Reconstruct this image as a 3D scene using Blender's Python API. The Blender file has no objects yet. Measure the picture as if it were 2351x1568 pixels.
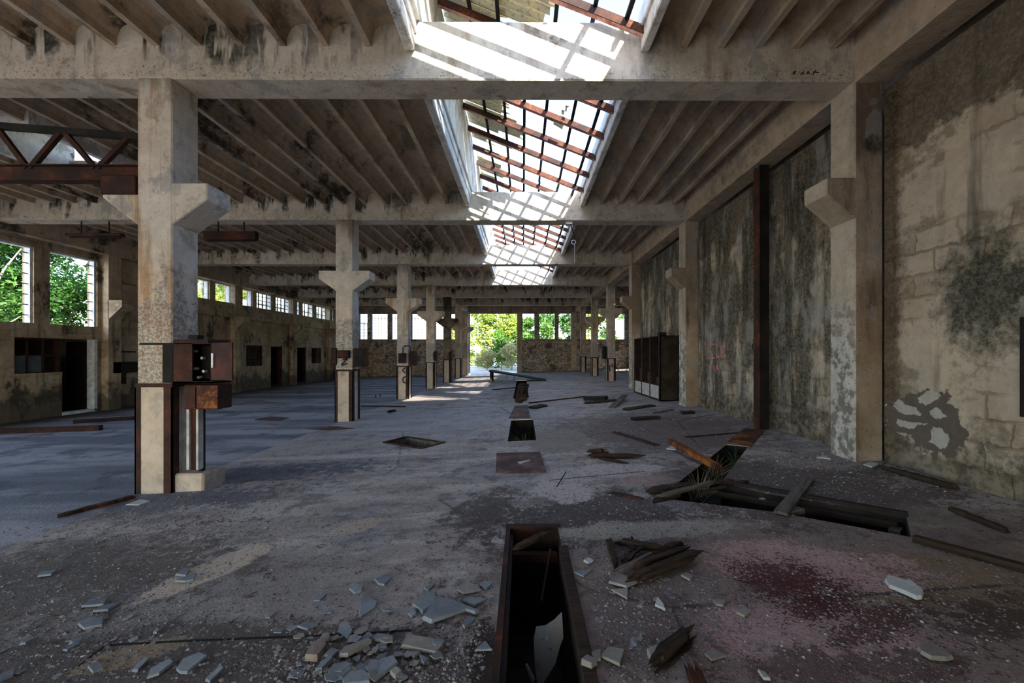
import bpy, bmesh, math, random
from mathutils import Vector, Matrix
R = random.Random(11)
SC = bpy.context.scene
COL = SC.collection

# ------------------------------------------------------------------ camera, sky, sun, exposure
F = 976.0; W, H = 2351.0, 1568.0
PX, PY = 1206.4, 812.0           # principal point in the frame
T = 0.0066                       # the camera is turned a touch to the right
CAM = Vector((0, 0, 1.42))
cd = bpy.data.cameras.new('camera'); co = bpy.data.objects.new('camera', cd); COL.objects.link(co)
co.location = CAM; co.rotation_euler = (math.pi/2, 0, -T)
cd.sensor_width = 36; cd.lens = F/W*36
cd.shift_x = (W/2-PX)/W; cd.shift_y = (PY-H/2)/W
cd.clip_start = 0.02; cd.clip_end = 500
SC.camera = co
SC.view_settings.view_transform = 'Standard'; SC.view_settings.look = 'None'
SC.view_settings.gamma = 1; SC.view_settings.use_curve_mapping = False
SC.view_settings.exposure = 1.2
wd = bpy.data.worlds.new('sky'); SC.world = wd; wd.use_nodes = True
wn = wd.node_tree; sk = wn.nodes.new('ShaderNodeTexSky'); sk.sky_type = 'NISHITA'
sk.sun_disc = False; sk.sun_elevation = math.radians(38); sk.sun_rotation = math.radians(192)
sk.air_density = 1.0; sk.dust_density = 0.5; sk.ozone_density = 1.2
wn.links.new(sk.outputs[0], wn.nodes['Background'].inputs[0]); wn.nodes['Background'].inputs[1].default_value = 0.46
SUN = Vector((-0.21, 1, -0.38)).normalized()
sl = bpy.data.lights.new('sun', 'SUN'); sl.energy = 11.0; sl.angle = math.radians(0.5); sl.color = (1, .95, .86)
so = bpy.data.objects.new('sun', sl); COL.objects.link(so); so.rotation_euler = SUN.to_track_quat('-Z', 'Y').to_euler()
so.location = (3, -10, 12)

# ------------------------------------------------------------------ measuring helpers
FW = Vector((math.sin(T), math.cos(T), 0)); RT = Vector((math.cos(T), -math.sin(T), 0))
def ray(u, v): return FW + RT*((u-PX)/F) + Vector((0, 0, (PY-v)/F))
def at(u, v, Y):
    d = ray(u, v); return CAM + d*(Y/d.y)
def atx(u, v, X):
    d = ray(u, v); return CAM + d*(X/d.x)
def zf(x): return 0.0431*x if x > -4.3 else -0.1853+0.0135*(x+4.3)
def fl(u, v, dz=0.0):
    d = ray(u, v); t = 3.0
    for _ in range(40): t = (CAM.z-zf(d.x*t)-dz)/-d.z
    p = CAM+d*t; return Vector((p.x, p.y, zf(p.x)+dz))

# ------------------------------------------------------------------ object helpers
WL = {}
def tag(o, label=None, cat=None, group=None, kind=None):
    for k, v in (('label', label), ('category', cat), ('group', group), ('kind', kind)):
        if v: o[k] = v
    return o
def thing(name, loc, label=None, cat=None, group=None, kind=None):
    o = bpy.data.objects.new(name, None); COL.objects.link(o); o.location = loc; o.empty_display_size = .1
    WL[o] = Vector(loc); return tag(o, label, cat, group, kind)
def copy_tree(o, parent=None, ch=None):
    if ch is None:
        ch = {}
        for q in COL.objects:
            if q.parent: ch.setdefault(q.parent, []).append(q)
    c = o.copy(); COL.objects.link(c)
    if parent: c.parent = parent
    for k in ch.get(o, []): copy_tree(k, c, ch)
    return c
class MB:
    def __init__(s): s.v = []; s.f = []
    def add(s, vs, fs):
        n = len(s.v); s.v += [tuple(p) for p in vs]; s.f += [tuple(i+n for i in f) for f in fs]; return s
    def box(s, x0, x1, y0, y1, z0, z1):
        if x1 < x0: x0, x1 = x1, x0
        if y1 < y0: y0, y1 = y1, y0
        if z1 < z0: z0, z1 = z1, z0
        return s.add([(x0,y0,z0),(x1,y0,z0),(x1,y1,z0),(x0,y1,z0),(x0,y0,z1),(x1,y0,z1),(x1,y1,z1),(x0,y1,z1)],
            [(0,3,2,1),(4,5,6,7),(0,1,5,4),(1,2,6,5),(2,3,7,6),(3,0,4,7)])
    def hexa(s, lo, hi):      # two quads, matching corners
        return s.add(list(lo)+list(hi), [(0,3,2,1),(4,5,6,7),(0,1,5,4),(1,2,6,5),(2,3,7,6),(3,0,4,7)])
    def prism(s, poly, d):    # any polygon of 3-D points pushed along d
        n = len(poly); d = Vector(d); top = [Vector(p)+d for p in poly]
        return s.add(list(poly)+top, [tuple(range(n-1,-1,-1)), tuple(range(n,2*n))]+[(i,(i+1)%n,(i+1)%n+n,i+n) for i in range(n)])
    def bar(s, p, q, w, h, up=(0,0,1)):
        p = Vector(p); q = Vector(q); d = (q-p).normalized(); u = Vector(up)
        a = d.cross(u)
        if a.length < 1e-4: a = d.cross(Vector((1,0,0)))
        a.normalize(); b = a.cross(d).normalized(); a *= w/2; b *= h/2
        return s.hexa([p-a-b,p+a-b,p+a+b,p-a+b],[q-a-b,q+a-b,q+a+b,q-a+b])
    def tube(s, pts, r, n=8, r2=None):
        pts = [Vector(p) for p in pts]; m = len(pts); base = len(s.v); vs = []
        for i, p in enumerate(pts):
            d = (pts[min(i+1,m-1)]-pts[max(i-1,0)]).normalized()
            a = d.cross(Vector((0.3,.2,1))).normalized(); b = d.cross(a)
            rr = r if r2 is None else r+(r2-r)*i/max(1,m-1)
            vs += [p+(a*math.cos(k*2*math.pi/n)+b*math.sin(k*2*math.pi/n))*rr for k in range(n)]
        fs = [(i*n+k, i*n+(k+1)%n, (i+1)*n+(k+1)%n, (i+1)*n+k) for i in range(m-1) for k in range(n)]
        fs += [tuple(range(n-1,-1,-1)), tuple(range((m-1)*n, m*n))]
        return s.add(vs, fs)
    def build(s, name, mat, parent=None, bevel=0, smooth=False, loc=None):
        L = WL[parent] if parent else Vector(loc or (0,0,0))
        me = bpy.data.meshes.new(name); me.from_pydata([(x-L.x,y-L.y,z-L.z) for x,y,z in s.v], [], s.f); me.update()
        bm = bmesh.new(); bm.from_mesh(me); bmesh.ops.recalc_face_normals(bm, faces=bm.faces); bm.to_mesh(me); bm.free()
        if smooth:
            for p in me.polygons: p.use_smooth = True
        me.materials.append(mat); o = bpy.data.objects.new(name, me); COL.objects.link(o)
        if parent: o.parent = parent; WL[o] = L
        else: o.location = L; WL[o] = L
        if bevel:
            m = o.modifiers.new('bevel', 'BEVEL'); m.width = bevel; m.segments = 1; m.limit_method = 'ANGLE'
        return o
def wall_grid(mb, plane, p0, p1, a0, a1, z0, z1, holes):
    """a wall between p0 and p1 along its normal, spanning a0..a1 and z0..z1, with rectangular openings (a0,a1,z0,z1)"""
    A = sorted({a0, a1, *[min(max(h[i],a0),a1) for h in holes for i in (0,1)]}); Z = sorted({z0, z1, *[min(max(h[i],z0),z1) for h in holes for i in (2,3)]})
    for j in range(len(Z)-1):
        run = None
        for i in range(len(A)-1):
            ca, cz = (A[i]+A[i+1])/2, (Z[j]+Z[j+1])/2
            solid = not any(h[0] < ca < h[1] and h[2] < cz < h[3] for h in holes)
            if solid and run is None: run = A[i]
            if run is not None and (not solid or i == len(A)-2):
                e = A[i+1] if solid else A[i]
                if plane == 'x': mb.box(p0, p1, run, e, Z[j], Z[j+1])
                else: mb.box(run, e, p0, p1, Z[j], Z[j+1])
                run = None
    return mb

# ------------------------------------------------------------------ materials
class Mat:
    def __init__(s, name):
        s.m = bpy.data.materials.new(name); s.m.use_nodes = True; s.t = s.m.node_tree; s.n = s.t.nodes
        s.b = s.n['Principled BSDF']; s.b.inputs['Roughness'].default_value = .85; s.b.inputs['Specular IOR Level'].default_value = .25
        s.pos = s.n.new('ShaderNodeNewGeometry').outputs['Position']
    def set(s, sock, val):
        if isinstance(val, bpy.types.NodeSocket): s.t.links.new(val, sock)
        elif isinstance(val, (tuple, list)) and len(val) == 3 and sock.type == 'RGBA': sock.default_value = (*val, 1)
        else: sock.default_value = val
    def map(s, scale, rot=(0,0,0), loc=(0,0,0), vec=None):
        n = s.n.new('ShaderNodeMapping'); s.set(n.inputs[0], vec or s.pos)
        n.inputs['Scale'].default_value = scale; n.inputs['Rotation'].default_value = rot; n.inputs['Location'].default_value = loc; return n.outputs[0]
    def noise(s, scale, detail=3, rough=.55, vec=None, dist=0.0, out=0):
        n = s.n.new('ShaderNodeTexNoise'); s.set(n.inputs['Vector'], vec or s.pos); n.inputs['Scale'].default_value = scale
        n.inputs['Detail'].default_value = detail; n.inputs['Roughness'].default_value = rough; n.inputs['Distortion'].default_value = dist; return n.outputs[out]
    def vor(s, scale, vec=None, feat='F1', out='Distance', rnd=1.0):
        n = s.n.new('ShaderNodeTexVoronoi'); n.feature = feat; s.set(n.inputs['Vector'], vec or s.pos); n.inputs['Scale'].default_value = scale
        n.inputs['Randomness'].default_value = rnd; return n.outputs[out]
    def step(s, x, a, b):     # smooth 0..1 between a and b (a may exceed b)
        n = s.n.new('ShaderNodeMapRange'); n.interpolation_type = 'SMOOTHSTEP' if a < b else 'LINEAR'; s.set(n.inputs[0], x)
        n.inputs[1].default_value = min(a,b); n.inputs[2].default_value = max(a,b)
        n.inputs[3].default_value = 0 if a < b else 1; n.inputs[4].default_value = 1 if a < b else 0; return n.outputs[0]
    def math(s, op, a, b=0.0, c=None):
        n = s.n.new('ShaderNodeMath'); n.operation = op; s.set(n.inputs[0], a); s.set(n.inputs[1], b)
        if c is not None: s.set(n.inputs[2], c)
        return n.outputs[0]
    def mul(s, a, b): return s.math('MULTIPLY', a, b)
    def mix(s, f, a, b, mode='MIX'):
        n = s.n.new('ShaderNodeMix'); n.data_type = 'RGBA'; n.blend_type = mode; s.set(n.inputs[0], f); s.set(n.inputs[6], a); s.set(n.inputs[7], b); return n.outputs[2]
    def xyz(s, vec=None):
        n = s.n.new('ShaderNodeSeparateXYZ'); s.set(n.inputs[0], vec or s.pos); return n.outputs
    def bump(s, h, strength=.4, dist=.02):
        n = s.n.new('ShaderNodeBump'); n.inputs['Strength'].default_value = strength; n.inputs['Distance'].default_value = dist; s.set(n.inputs['Height'], h)
        s.t.links.new(n.outputs[0], s.b.inputs['Normal'])
    def done(s, col, rough=None, metal=None):
        s.set(s.b.inputs['Base Color'], col)
        if rough is not None: s.set(s.b.inputs['Roughness'], rough)
        if metal is not None: s.set(s.b.inputs['Metallic'], metal)
        return s.m

def concrete(name, c1, c2, brown=(.27,.17,.09), mould=(.030,.030,.022), mlo=.60, mhi=.70, slo=.56, shi=.74, sp=.66, bump=.5, kind=''):
    k = Mat(name); xs = k.xyz(); X, Z = xs[0], xs[2]
    nrm = k.xyz(k.n.new('ShaderNodeNewGeometry').outputs['True Normal'])
    big = k.noise(.55, 4, .6); fine = k.noise(11, 5, .65); med = k.noise(3.4, 5, .65, k.map((1,1,1), loc=(2,2,7)))
    col = k.mix(k.step(big, .36, .64), c1, c2)
    st = k.noise(1.0, 4, .6, k.map((2.6,2.6,.45)))
    sm = k.step(st, slo, shi)
    if kind == 'column':      # fronts carry rusty water stains; flanks tinted paler and cooler like sky-lit sides
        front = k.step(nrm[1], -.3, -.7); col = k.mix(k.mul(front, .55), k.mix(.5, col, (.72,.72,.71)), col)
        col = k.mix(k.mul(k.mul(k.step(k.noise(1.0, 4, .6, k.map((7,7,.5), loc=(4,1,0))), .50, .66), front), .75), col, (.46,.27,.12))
        bare = k.step(k.math('ADD', Z, k.mul(k.math('SUBTRACT', med, .5), 2.2)), 2.25, 2.0); bare = k.mul(bare, k.step(Z, 1.05, 1.1))
        col = k.mix(k.mul(bare, .8), col, k.mix(k.step(k.noise(30,3,.7), .42, .58), (.22,.20,.18), (.58,.56,.52)))
        top = k.mul(k.step(k.math('ADD', Z, k.mul(k.math('SUBTRACT', st, .5), 2.4)), 4.1, 4.7), front); col = k.mix(k.mul(top, .7), col, (.10,.095,.065))
    col = k.mix(k.mul(sm, .75), col, brown)
    g = k.noise(2.3, 5, .66, k.map((1,1,.8), loc=(7,3,1)))
    col = k.mix(k.mul(k.step(g, .56, .61), .6), col, (.38,.37,.35))                 # bare grey where the wash has gone
    col = k.mix(k.mul(k.step(g, .40, .36), .45), col, (.30,.22,.14))
    mo = k.noise(1.15, 7, .70, k.map((1,1,.7), loc=(3,9,2)))
    col = k.mix(k.mul(k.step(mo, mlo, mhi), .9), col, mould)
    if kind == 'pilaster':    # nave flank painted paler, as lit from the side; wash lost near the floor
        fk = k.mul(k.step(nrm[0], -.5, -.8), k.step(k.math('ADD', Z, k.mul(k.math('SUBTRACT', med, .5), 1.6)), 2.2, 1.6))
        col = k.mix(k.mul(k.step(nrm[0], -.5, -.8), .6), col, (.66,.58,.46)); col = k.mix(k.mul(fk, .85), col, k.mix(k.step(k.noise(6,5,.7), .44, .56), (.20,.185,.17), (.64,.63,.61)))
    if kind == 'beam':        # black drips where water comes through beside the ribs, worst over the left aisle
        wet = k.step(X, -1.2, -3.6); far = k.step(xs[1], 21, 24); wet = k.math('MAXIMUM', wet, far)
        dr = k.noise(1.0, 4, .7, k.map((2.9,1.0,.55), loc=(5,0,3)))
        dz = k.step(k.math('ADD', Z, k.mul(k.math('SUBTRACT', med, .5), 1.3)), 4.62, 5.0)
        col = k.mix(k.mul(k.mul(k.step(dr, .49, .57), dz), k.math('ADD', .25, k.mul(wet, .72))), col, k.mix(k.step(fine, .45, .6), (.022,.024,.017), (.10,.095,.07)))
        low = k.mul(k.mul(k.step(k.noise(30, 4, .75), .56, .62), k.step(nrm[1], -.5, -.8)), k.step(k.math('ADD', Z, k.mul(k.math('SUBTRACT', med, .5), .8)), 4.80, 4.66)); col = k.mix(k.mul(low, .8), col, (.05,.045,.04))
    if kind == 'ceiling':
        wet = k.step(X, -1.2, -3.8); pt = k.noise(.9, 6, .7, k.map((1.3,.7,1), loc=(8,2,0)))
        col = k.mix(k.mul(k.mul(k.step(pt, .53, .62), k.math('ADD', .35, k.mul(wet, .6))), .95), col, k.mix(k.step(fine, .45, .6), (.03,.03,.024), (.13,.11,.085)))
    col = k.mix(.55, col, k.mix(fine, (.26,.235,.20), (1.05,1.04,1.03)), 'MULTIPLY')
    col = k.mix(.35, col, k.mix(k.step(med,.3,.7), (.55,.50,.44), (1.1,1.1,1.1)), 'MULTIPLY')
    spk = k.noise(38, 3, .6)
    col = k.mix(k.mul(k.step(spk, sp, sp+.05), .75), col, (.035,.03,.025))
    k.bump(k.math('ADD', k.math('ADD', fine, k.mul(med, .8)), k.mul(spk, .5)), bump, .014)
    return k.done(col, .9)
def rust(name, dark=(.022,.012,.010), mid=(.065,.022,.012), hot=(.19,.06,.018), hlo=.55, metal=.15):
    k = Mat(name); a = k.noise(3.2, 5, .65); b = k.noise(26, 4, .65)
    col = k.mix(k.step(a, .38, .62), dark, mid); col = k.mix(k.mul(k.step(k.math('ADD', k.mul(a,.55), k.mul(b,.45)), hlo, hlo+.12), .85), col, hot)
    k.bump(b, .5, .006); return k.done(col, .8, metal)
def timber(name, c1, c2, hot=(.16,.075,.025)):
    k = Mat(name); oc = k.n.new('ShaderNodeTexCoord').outputs['Object']
    g = k.noise(1, 5, .7, k.map((3,38,38), vec=oc)); l = k.noise(5, 3, .6)
    col = k.mix(k.step(g, .35, .65), c1, c2); col = k.mix(k.mul(k.step(l, .55, .7), .5), col, hot)
    k.bump(g, .9, .02); return k.done(col, .9)
def plain(name, c, rough=.8, var=.3, sc=14, metal=0.0):
    k = Mat(name); n = k.noise(sc, 4, .6); d = tuple(x*(1-var) for x in c); e = tuple(min(1,x*(1+var)) for x in c)
    k.bump(n, .25, .008); return k.done(k.mix(k.step(n, .3, .7), d, e), rough, metal)

M = {}
M['beam'] = concrete('limewashed_beam_concrete', (.72,.64,.53), (.66,.57,.44), mlo=.62, mhi=.70, kind='beam')
M['rib'] = concrete('ceiling_concrete', (.64,.50,.36), (.54,.42,.30), mlo=.62, mhi=.72, slo=.6, shi=.8, kind='ceiling')
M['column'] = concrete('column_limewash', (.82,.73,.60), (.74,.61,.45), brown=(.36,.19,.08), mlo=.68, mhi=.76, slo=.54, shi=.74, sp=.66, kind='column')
M['pilaster'] = concrete('stained_pilaster', (.54,.44,.34), (.34,.26,.185), brown=(.11,.07,.04), mlo=.58, mhi=.68, slo=.50, shi=.66, sp=.64, kind='pilaster')
M['dark_column'] = concrete('blackened_column', (.22,.19,.15), (.12,.10,.08), mlo=.45, mhi=.6)
M['plaster'] = concrete('column_base_plaster', (.66,.55,.43), (.58,.49,.40), mlo=.72, mhi=.8, slo=.62, shi=.8, sp=.7)
M['curb'] = concrete('skylight_curb_limewash', (.88,.87,.84), (.82,.81,.78), mlo=.63, mhi=.70, slo=.66, shi=.8, sp=.66)
M['rust'] = rust('rusted_steel'); M['rust_hot'] = rust('orange_rusted_sheet', (.04,.018,.012), (.14,.045,.016), (.33,.12,.03), .48)
M['rust_red'] = rust('red_oxide_steel', (.22,.09,.075), (.56,.30,.26), (.68,.44,.38), .5, 0.0)
M['door_red'] = rust('dark_red_sheet', (.030,.013,.011), (.075,.024,.018), (.13,.045,.02), .58, 0.0)
M['rust_dim'] = rust('dim_rusted_sheet', (.016,.013,.010), (.042,.028,.018), (.10,.05,.022), .57)
M['hatch'] = plain('dirty_hatch_floor', (.13,.115,.085), .95, .5, 9)
M['dark_steel'] = rust('blackened_steel', (.010,.009,.009), (.022,.016,.014), (.06,.025,.012), .62)
M['wood'] = timber('rotten_timber', (.014,.009,.007), (.050,.030,.018), (.10,.045,.016)); M['wood_grey'] = timber('weathered_plank', (.06,.05,.042), (.16,.135,.11), (.09,.055,.03))
M['black'] = plain('soot_black', (.012,.011,.011), .9)
M['white_metal'] = plain('white_window_metal', (.62,.66,.70), .6, .25, 6)
# ------------------------------------------------------------------ floor and wall materials
def blob(k, cx, cy, rx, ry, soft=.35, wob=.5, rot=0.0, nz=None, xy=None):
    X, Y = xy
    dx = k.math('SUBTRACT', X, cx); dy = k.math('SUBTRACT', Y, cy)
    c, s_ = math.cos(rot), math.sin(rot)
    a = k.math('ADD', k.mul(dx, c/rx), k.mul(dy, s_/rx)); b = k.math('ADD', k.mul(dx, -s_/ry), k.mul(dy, c/ry))
    d = k.math('SQRT', k.math('ADD', k.mul(a, a), k.mul(b, b)))
    d = k.math('ADD', d, k.mul(k.math('SUBTRACT', nz, .5), wob*2))
    return k.step(d, 1+soft, 1-soft)
def floor_mat():
    k = Mat('worn_factory_floor'); xs = k.xyz(); X, Y = xs[0], xs[1]; xy = (X, Y)
    n_big = k.noise(.45, 5, .62, k.map((1,.75,1))); n_mid = k.noise(1.9, 6, .68); n_fin = k.noise(9, 5, .7); grit = k.noise(48, 4, .75)
    drag = k.noise(1.0, 6, .68, k.map((.8,2.8,1), rot=(0,0,.30)))
    fl_a = k.math('SUBTRACT', k.math('ADD', k.mul(n_fin, .5), k.mul(grit, .5)), .5)
    col = k.mix(k.step(n_big, .40, .58), (.45,.38,.335), (.37,.345,.335))
    col = k.mix(k.mul(k.step(drag, .50, .58), .75), col, (.60,.54,.50))
    col = k.mix(k.mul(k.step(drag, .44, .38), .65), col, (.20,.185,.20))
    col = k.mix(k.mul(k.step(n_mid, .55, .62), .65), col, (.17,.155,.165))
    def B(u, v, rx, ry, c, amt=1.0, soft=.35, wob=.55, rot=0.0, fk=0.0, nz=None):
        nonlocal col
        p = fl(u, v); m = blob(k, p.x, p.y, rx, ry, soft*1.5, wob*1.7, rot, nz or n_mid, xy)
        if fk: m = k.step(k.math('ADD', m, k.mul(fl_a, fk*3.0)), .44, .62)
        col = k.mix(k.mul(m, amt), col, c); return m
    G1, G2 = (.085,.07,.066), (.12,.095,.085)                            # dark grit
    B(1900, 1330, 2.2, 1.3, (.275,.205,.175), .9, .5, .6, 0, .5)          # brown dust over the right side
    B(300, 1400, 1.8, .9, (.30,.26,.23), .6, .5, .6, 0, .6)
    B(620, 1030, 2.0, .55, (.52,.44,.37), .8, .5)                        # sandy strip behind the first column
    B(1000, 960, 2.6, 2.2, (.47,.47,.49), .75, .5, .8)                   # bluish worn slab in the middle
    B(620, 1085, 1.3, .40, (.09,.105,.14), .9, .6, .9, .1, 1.2)          # blue-black asphalt behind the first column
    B(400, 1150, 1.3, .38, (.10,.11,.14), .8, .6, .9, .2, 1.2)
    B(800, 1047, 2.1, .10, (.66,.61,.57), .85, .4, .4, -.05)             # pale screed strip
    B(120, 1330, 1.1, .75, (.14,.115,.095), .9, .6, .8, 0, 1.4)          # brown grit bottom left
    B(330, 1540, 1.6, .34, (.12,.098,.082), .92, .3, .5, 0, 1.0)
    B(1010, 1540, .62, .22, (.13,.11,.098), .9, .4, .6, 0, 1.2)
    B(1500, 985, 1.9, 1.9, (.17,.13,.118), .92, .5, .8, 0, 1.0)          # brown dust by the locker
    B(1370, 1190, .95, .62, G1, .95, .45, .8, 0, 1.3)                    # dark grit between pit and trench
    B(1120, 1180, .34, .60, G1, .9, .5, .8, 0, 1.4)
    B(1800, 1120, 1.5, 1.2, G2, .92, .5, .8, 0, 1.0)
    B(1870, 1060, .45, .30, (.36,.29,.25), .7, .5, .8, 0, .8)
    B(2150, 1190, .9, .25, (.30,.24,.20), .6, .5, .8, 0, .8)
    B(1290, 1125, .30, .40, (.60,.52,.49), .95, .2, .5, 0, .3)           # pale bare patches
    B(1420, 1080, .52, .30, (.58,.50,.47), .95, .2, .5, 0, .3)
    B(1480, 1100, .30, .25, (.50,.34,.29), .7, .5, .6, 0, .8)
    B(1280, 1010, .55, .9, (.30,.27,.235), .85, .15, .5, 0, .4)          # grey brown repair beside the middle pit
    B(500, 1300, .15, .52, (.66,.54,.41), .95, .12, .55, -.45, .5)       # yellow patches
    B(825, 1207, .16, .19, (.52,.42,.33), .95, .10, .3, -.6, .3)
    B(620, 1205, .55, .10, (.40,.37,.32), .9, .15, .3, .1)
    B(290, 1505, .22, .10, (.42,.31,.19), .8, .3, .5, .4, .7)
    B(1500, 1215, .85, .16, (.44,.40,.34), .85, .4, .7, 0, .9)           # pale crust before the trench
    B(1320, 1330, .22, .30, (.34,.26,.20), .8, .4, .7, 0, 1.1)
    B(1490, 1280, .24, .16, (.05,.035,.027), .9, .5, .8, 0, 1.4, n_fin)
    B(1450, 1420, .42, .38, (.20,.15,.135), .9, .5, .8, 0, 1.6)
    B(2150, 1330, .9, .42, (.27,.185,.11), .85, .5, .8, 0, .9)           # ochre dirt on the right
    B(1830, 1300, .62, .36, (.56,.36,.34), .95, .4, .7, 0, .9)           # pink powder with a crimson heart
    B(1880, 1450, .66, .26, (.50,.33,.32), .95, .4, .7, 0, 1.1)
    B(1740, 1345, .14, .12, G1, .7, .5, .6, 0, 1.5)
    B(1800, 1330, .30, .25, (.075,.012,.016), .95, .6, .9, 0, 2.0, n_fin)
    B(1880, 1385, .26, .14, (.085,.014,.018), .95, .6, .9, .3, 2.0, n_fin)
    B(2020, 1430, .34, .10, (.09,.025,.022), .9, .6, .9, .4, 1.8, n_fin)
    B(2300, 1420, .45, .16, (.07,.045,.035), .9, .6, .9, 0, 1.5)
    B(1960, 1535, .5, .10, (.10,.06,.05), .8, .6, .9, 0, 1.8)
    B(1115, 1500, .085, .26, (.035,.018,.012), .92, .3, .8, .1, 1.0, n_fin)  # burnt crust along the pit
    B(1175, 900, .5, 4.0, (.10,.085,.075), .55, .6, .9, 0, 1.2)
    col = k.mix(.5, col, k.mix(k.step(grit, .30, .72), (.22,.20,.19), (1.25,1.22,1.2)), 'MULTIPLY')
    chip = k.vor(95); chipc = k.noise(3.2, 4, .7)
    col = k.mix(k.mul(k.mul(k.step(chip, .22, .14), k.step(chipc, .48, .60)), .8), col, (.60,.54,.50))
    col = k.mix(k.mul(k.step(k.noise(24, 4, .7), .59, .65), .7), col, (.055,.045,.042))
    cr = k.vor(.30, k.map((1,1,1), vec=k.pos), 'DISTANCE_TO_EDGE')
    cr = k.math('ADD', cr, k.mul(k.math('SUBTRACT', n_fin, .5), .03))
    col = k.mix(k.mul(k.mul(k.step(cr, .005, .001), k.step(n_big, .45, .55)), .8), col, (.03,.026,.025))
    k.bump(k.math('ADD', k.math('ADD', k.mul(n_fin, .6), grit), k.mul(n_mid, .8)), .85, .022)
    return k.done(col, k.mix(k.step(n_mid, .4, .6), (.62,.62,.62), (.85,.85,.85)))
def leftfloor_mat():
    k = Mat('dusty_asphalt_floor'); n = k.noise(.6, 5, .62, k.map((.35,1.7,1), rot=(0,0,.12))); f = k.noise(10, 5, .7); g = k.noise(48, 3, .7)
    col = k.mix(k.step(n, .40, .60), (.19,.20,.24), (.44,.44,.48)); col = k.mix(k.mul(k.step(k.noise(1.3,5,.65), .52, .64), .7), col, (.10,.10,.115))
    X = k.xyz()[0]
    col = k.mix(k.mul(k.step(k.math('ADD', X, k.mul(f, 1.6)), -10.3, -11.6), .85), col, (.055,.045,.04))
    col = k.mix(.5, col, k.mix(g, (.3,.28,.27), (1.1,1.1,1.1)), 'MULTIPLY')
    k.bump(k.math('ADD', f, g), .6, .015); return k.done(col, .75)
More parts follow.
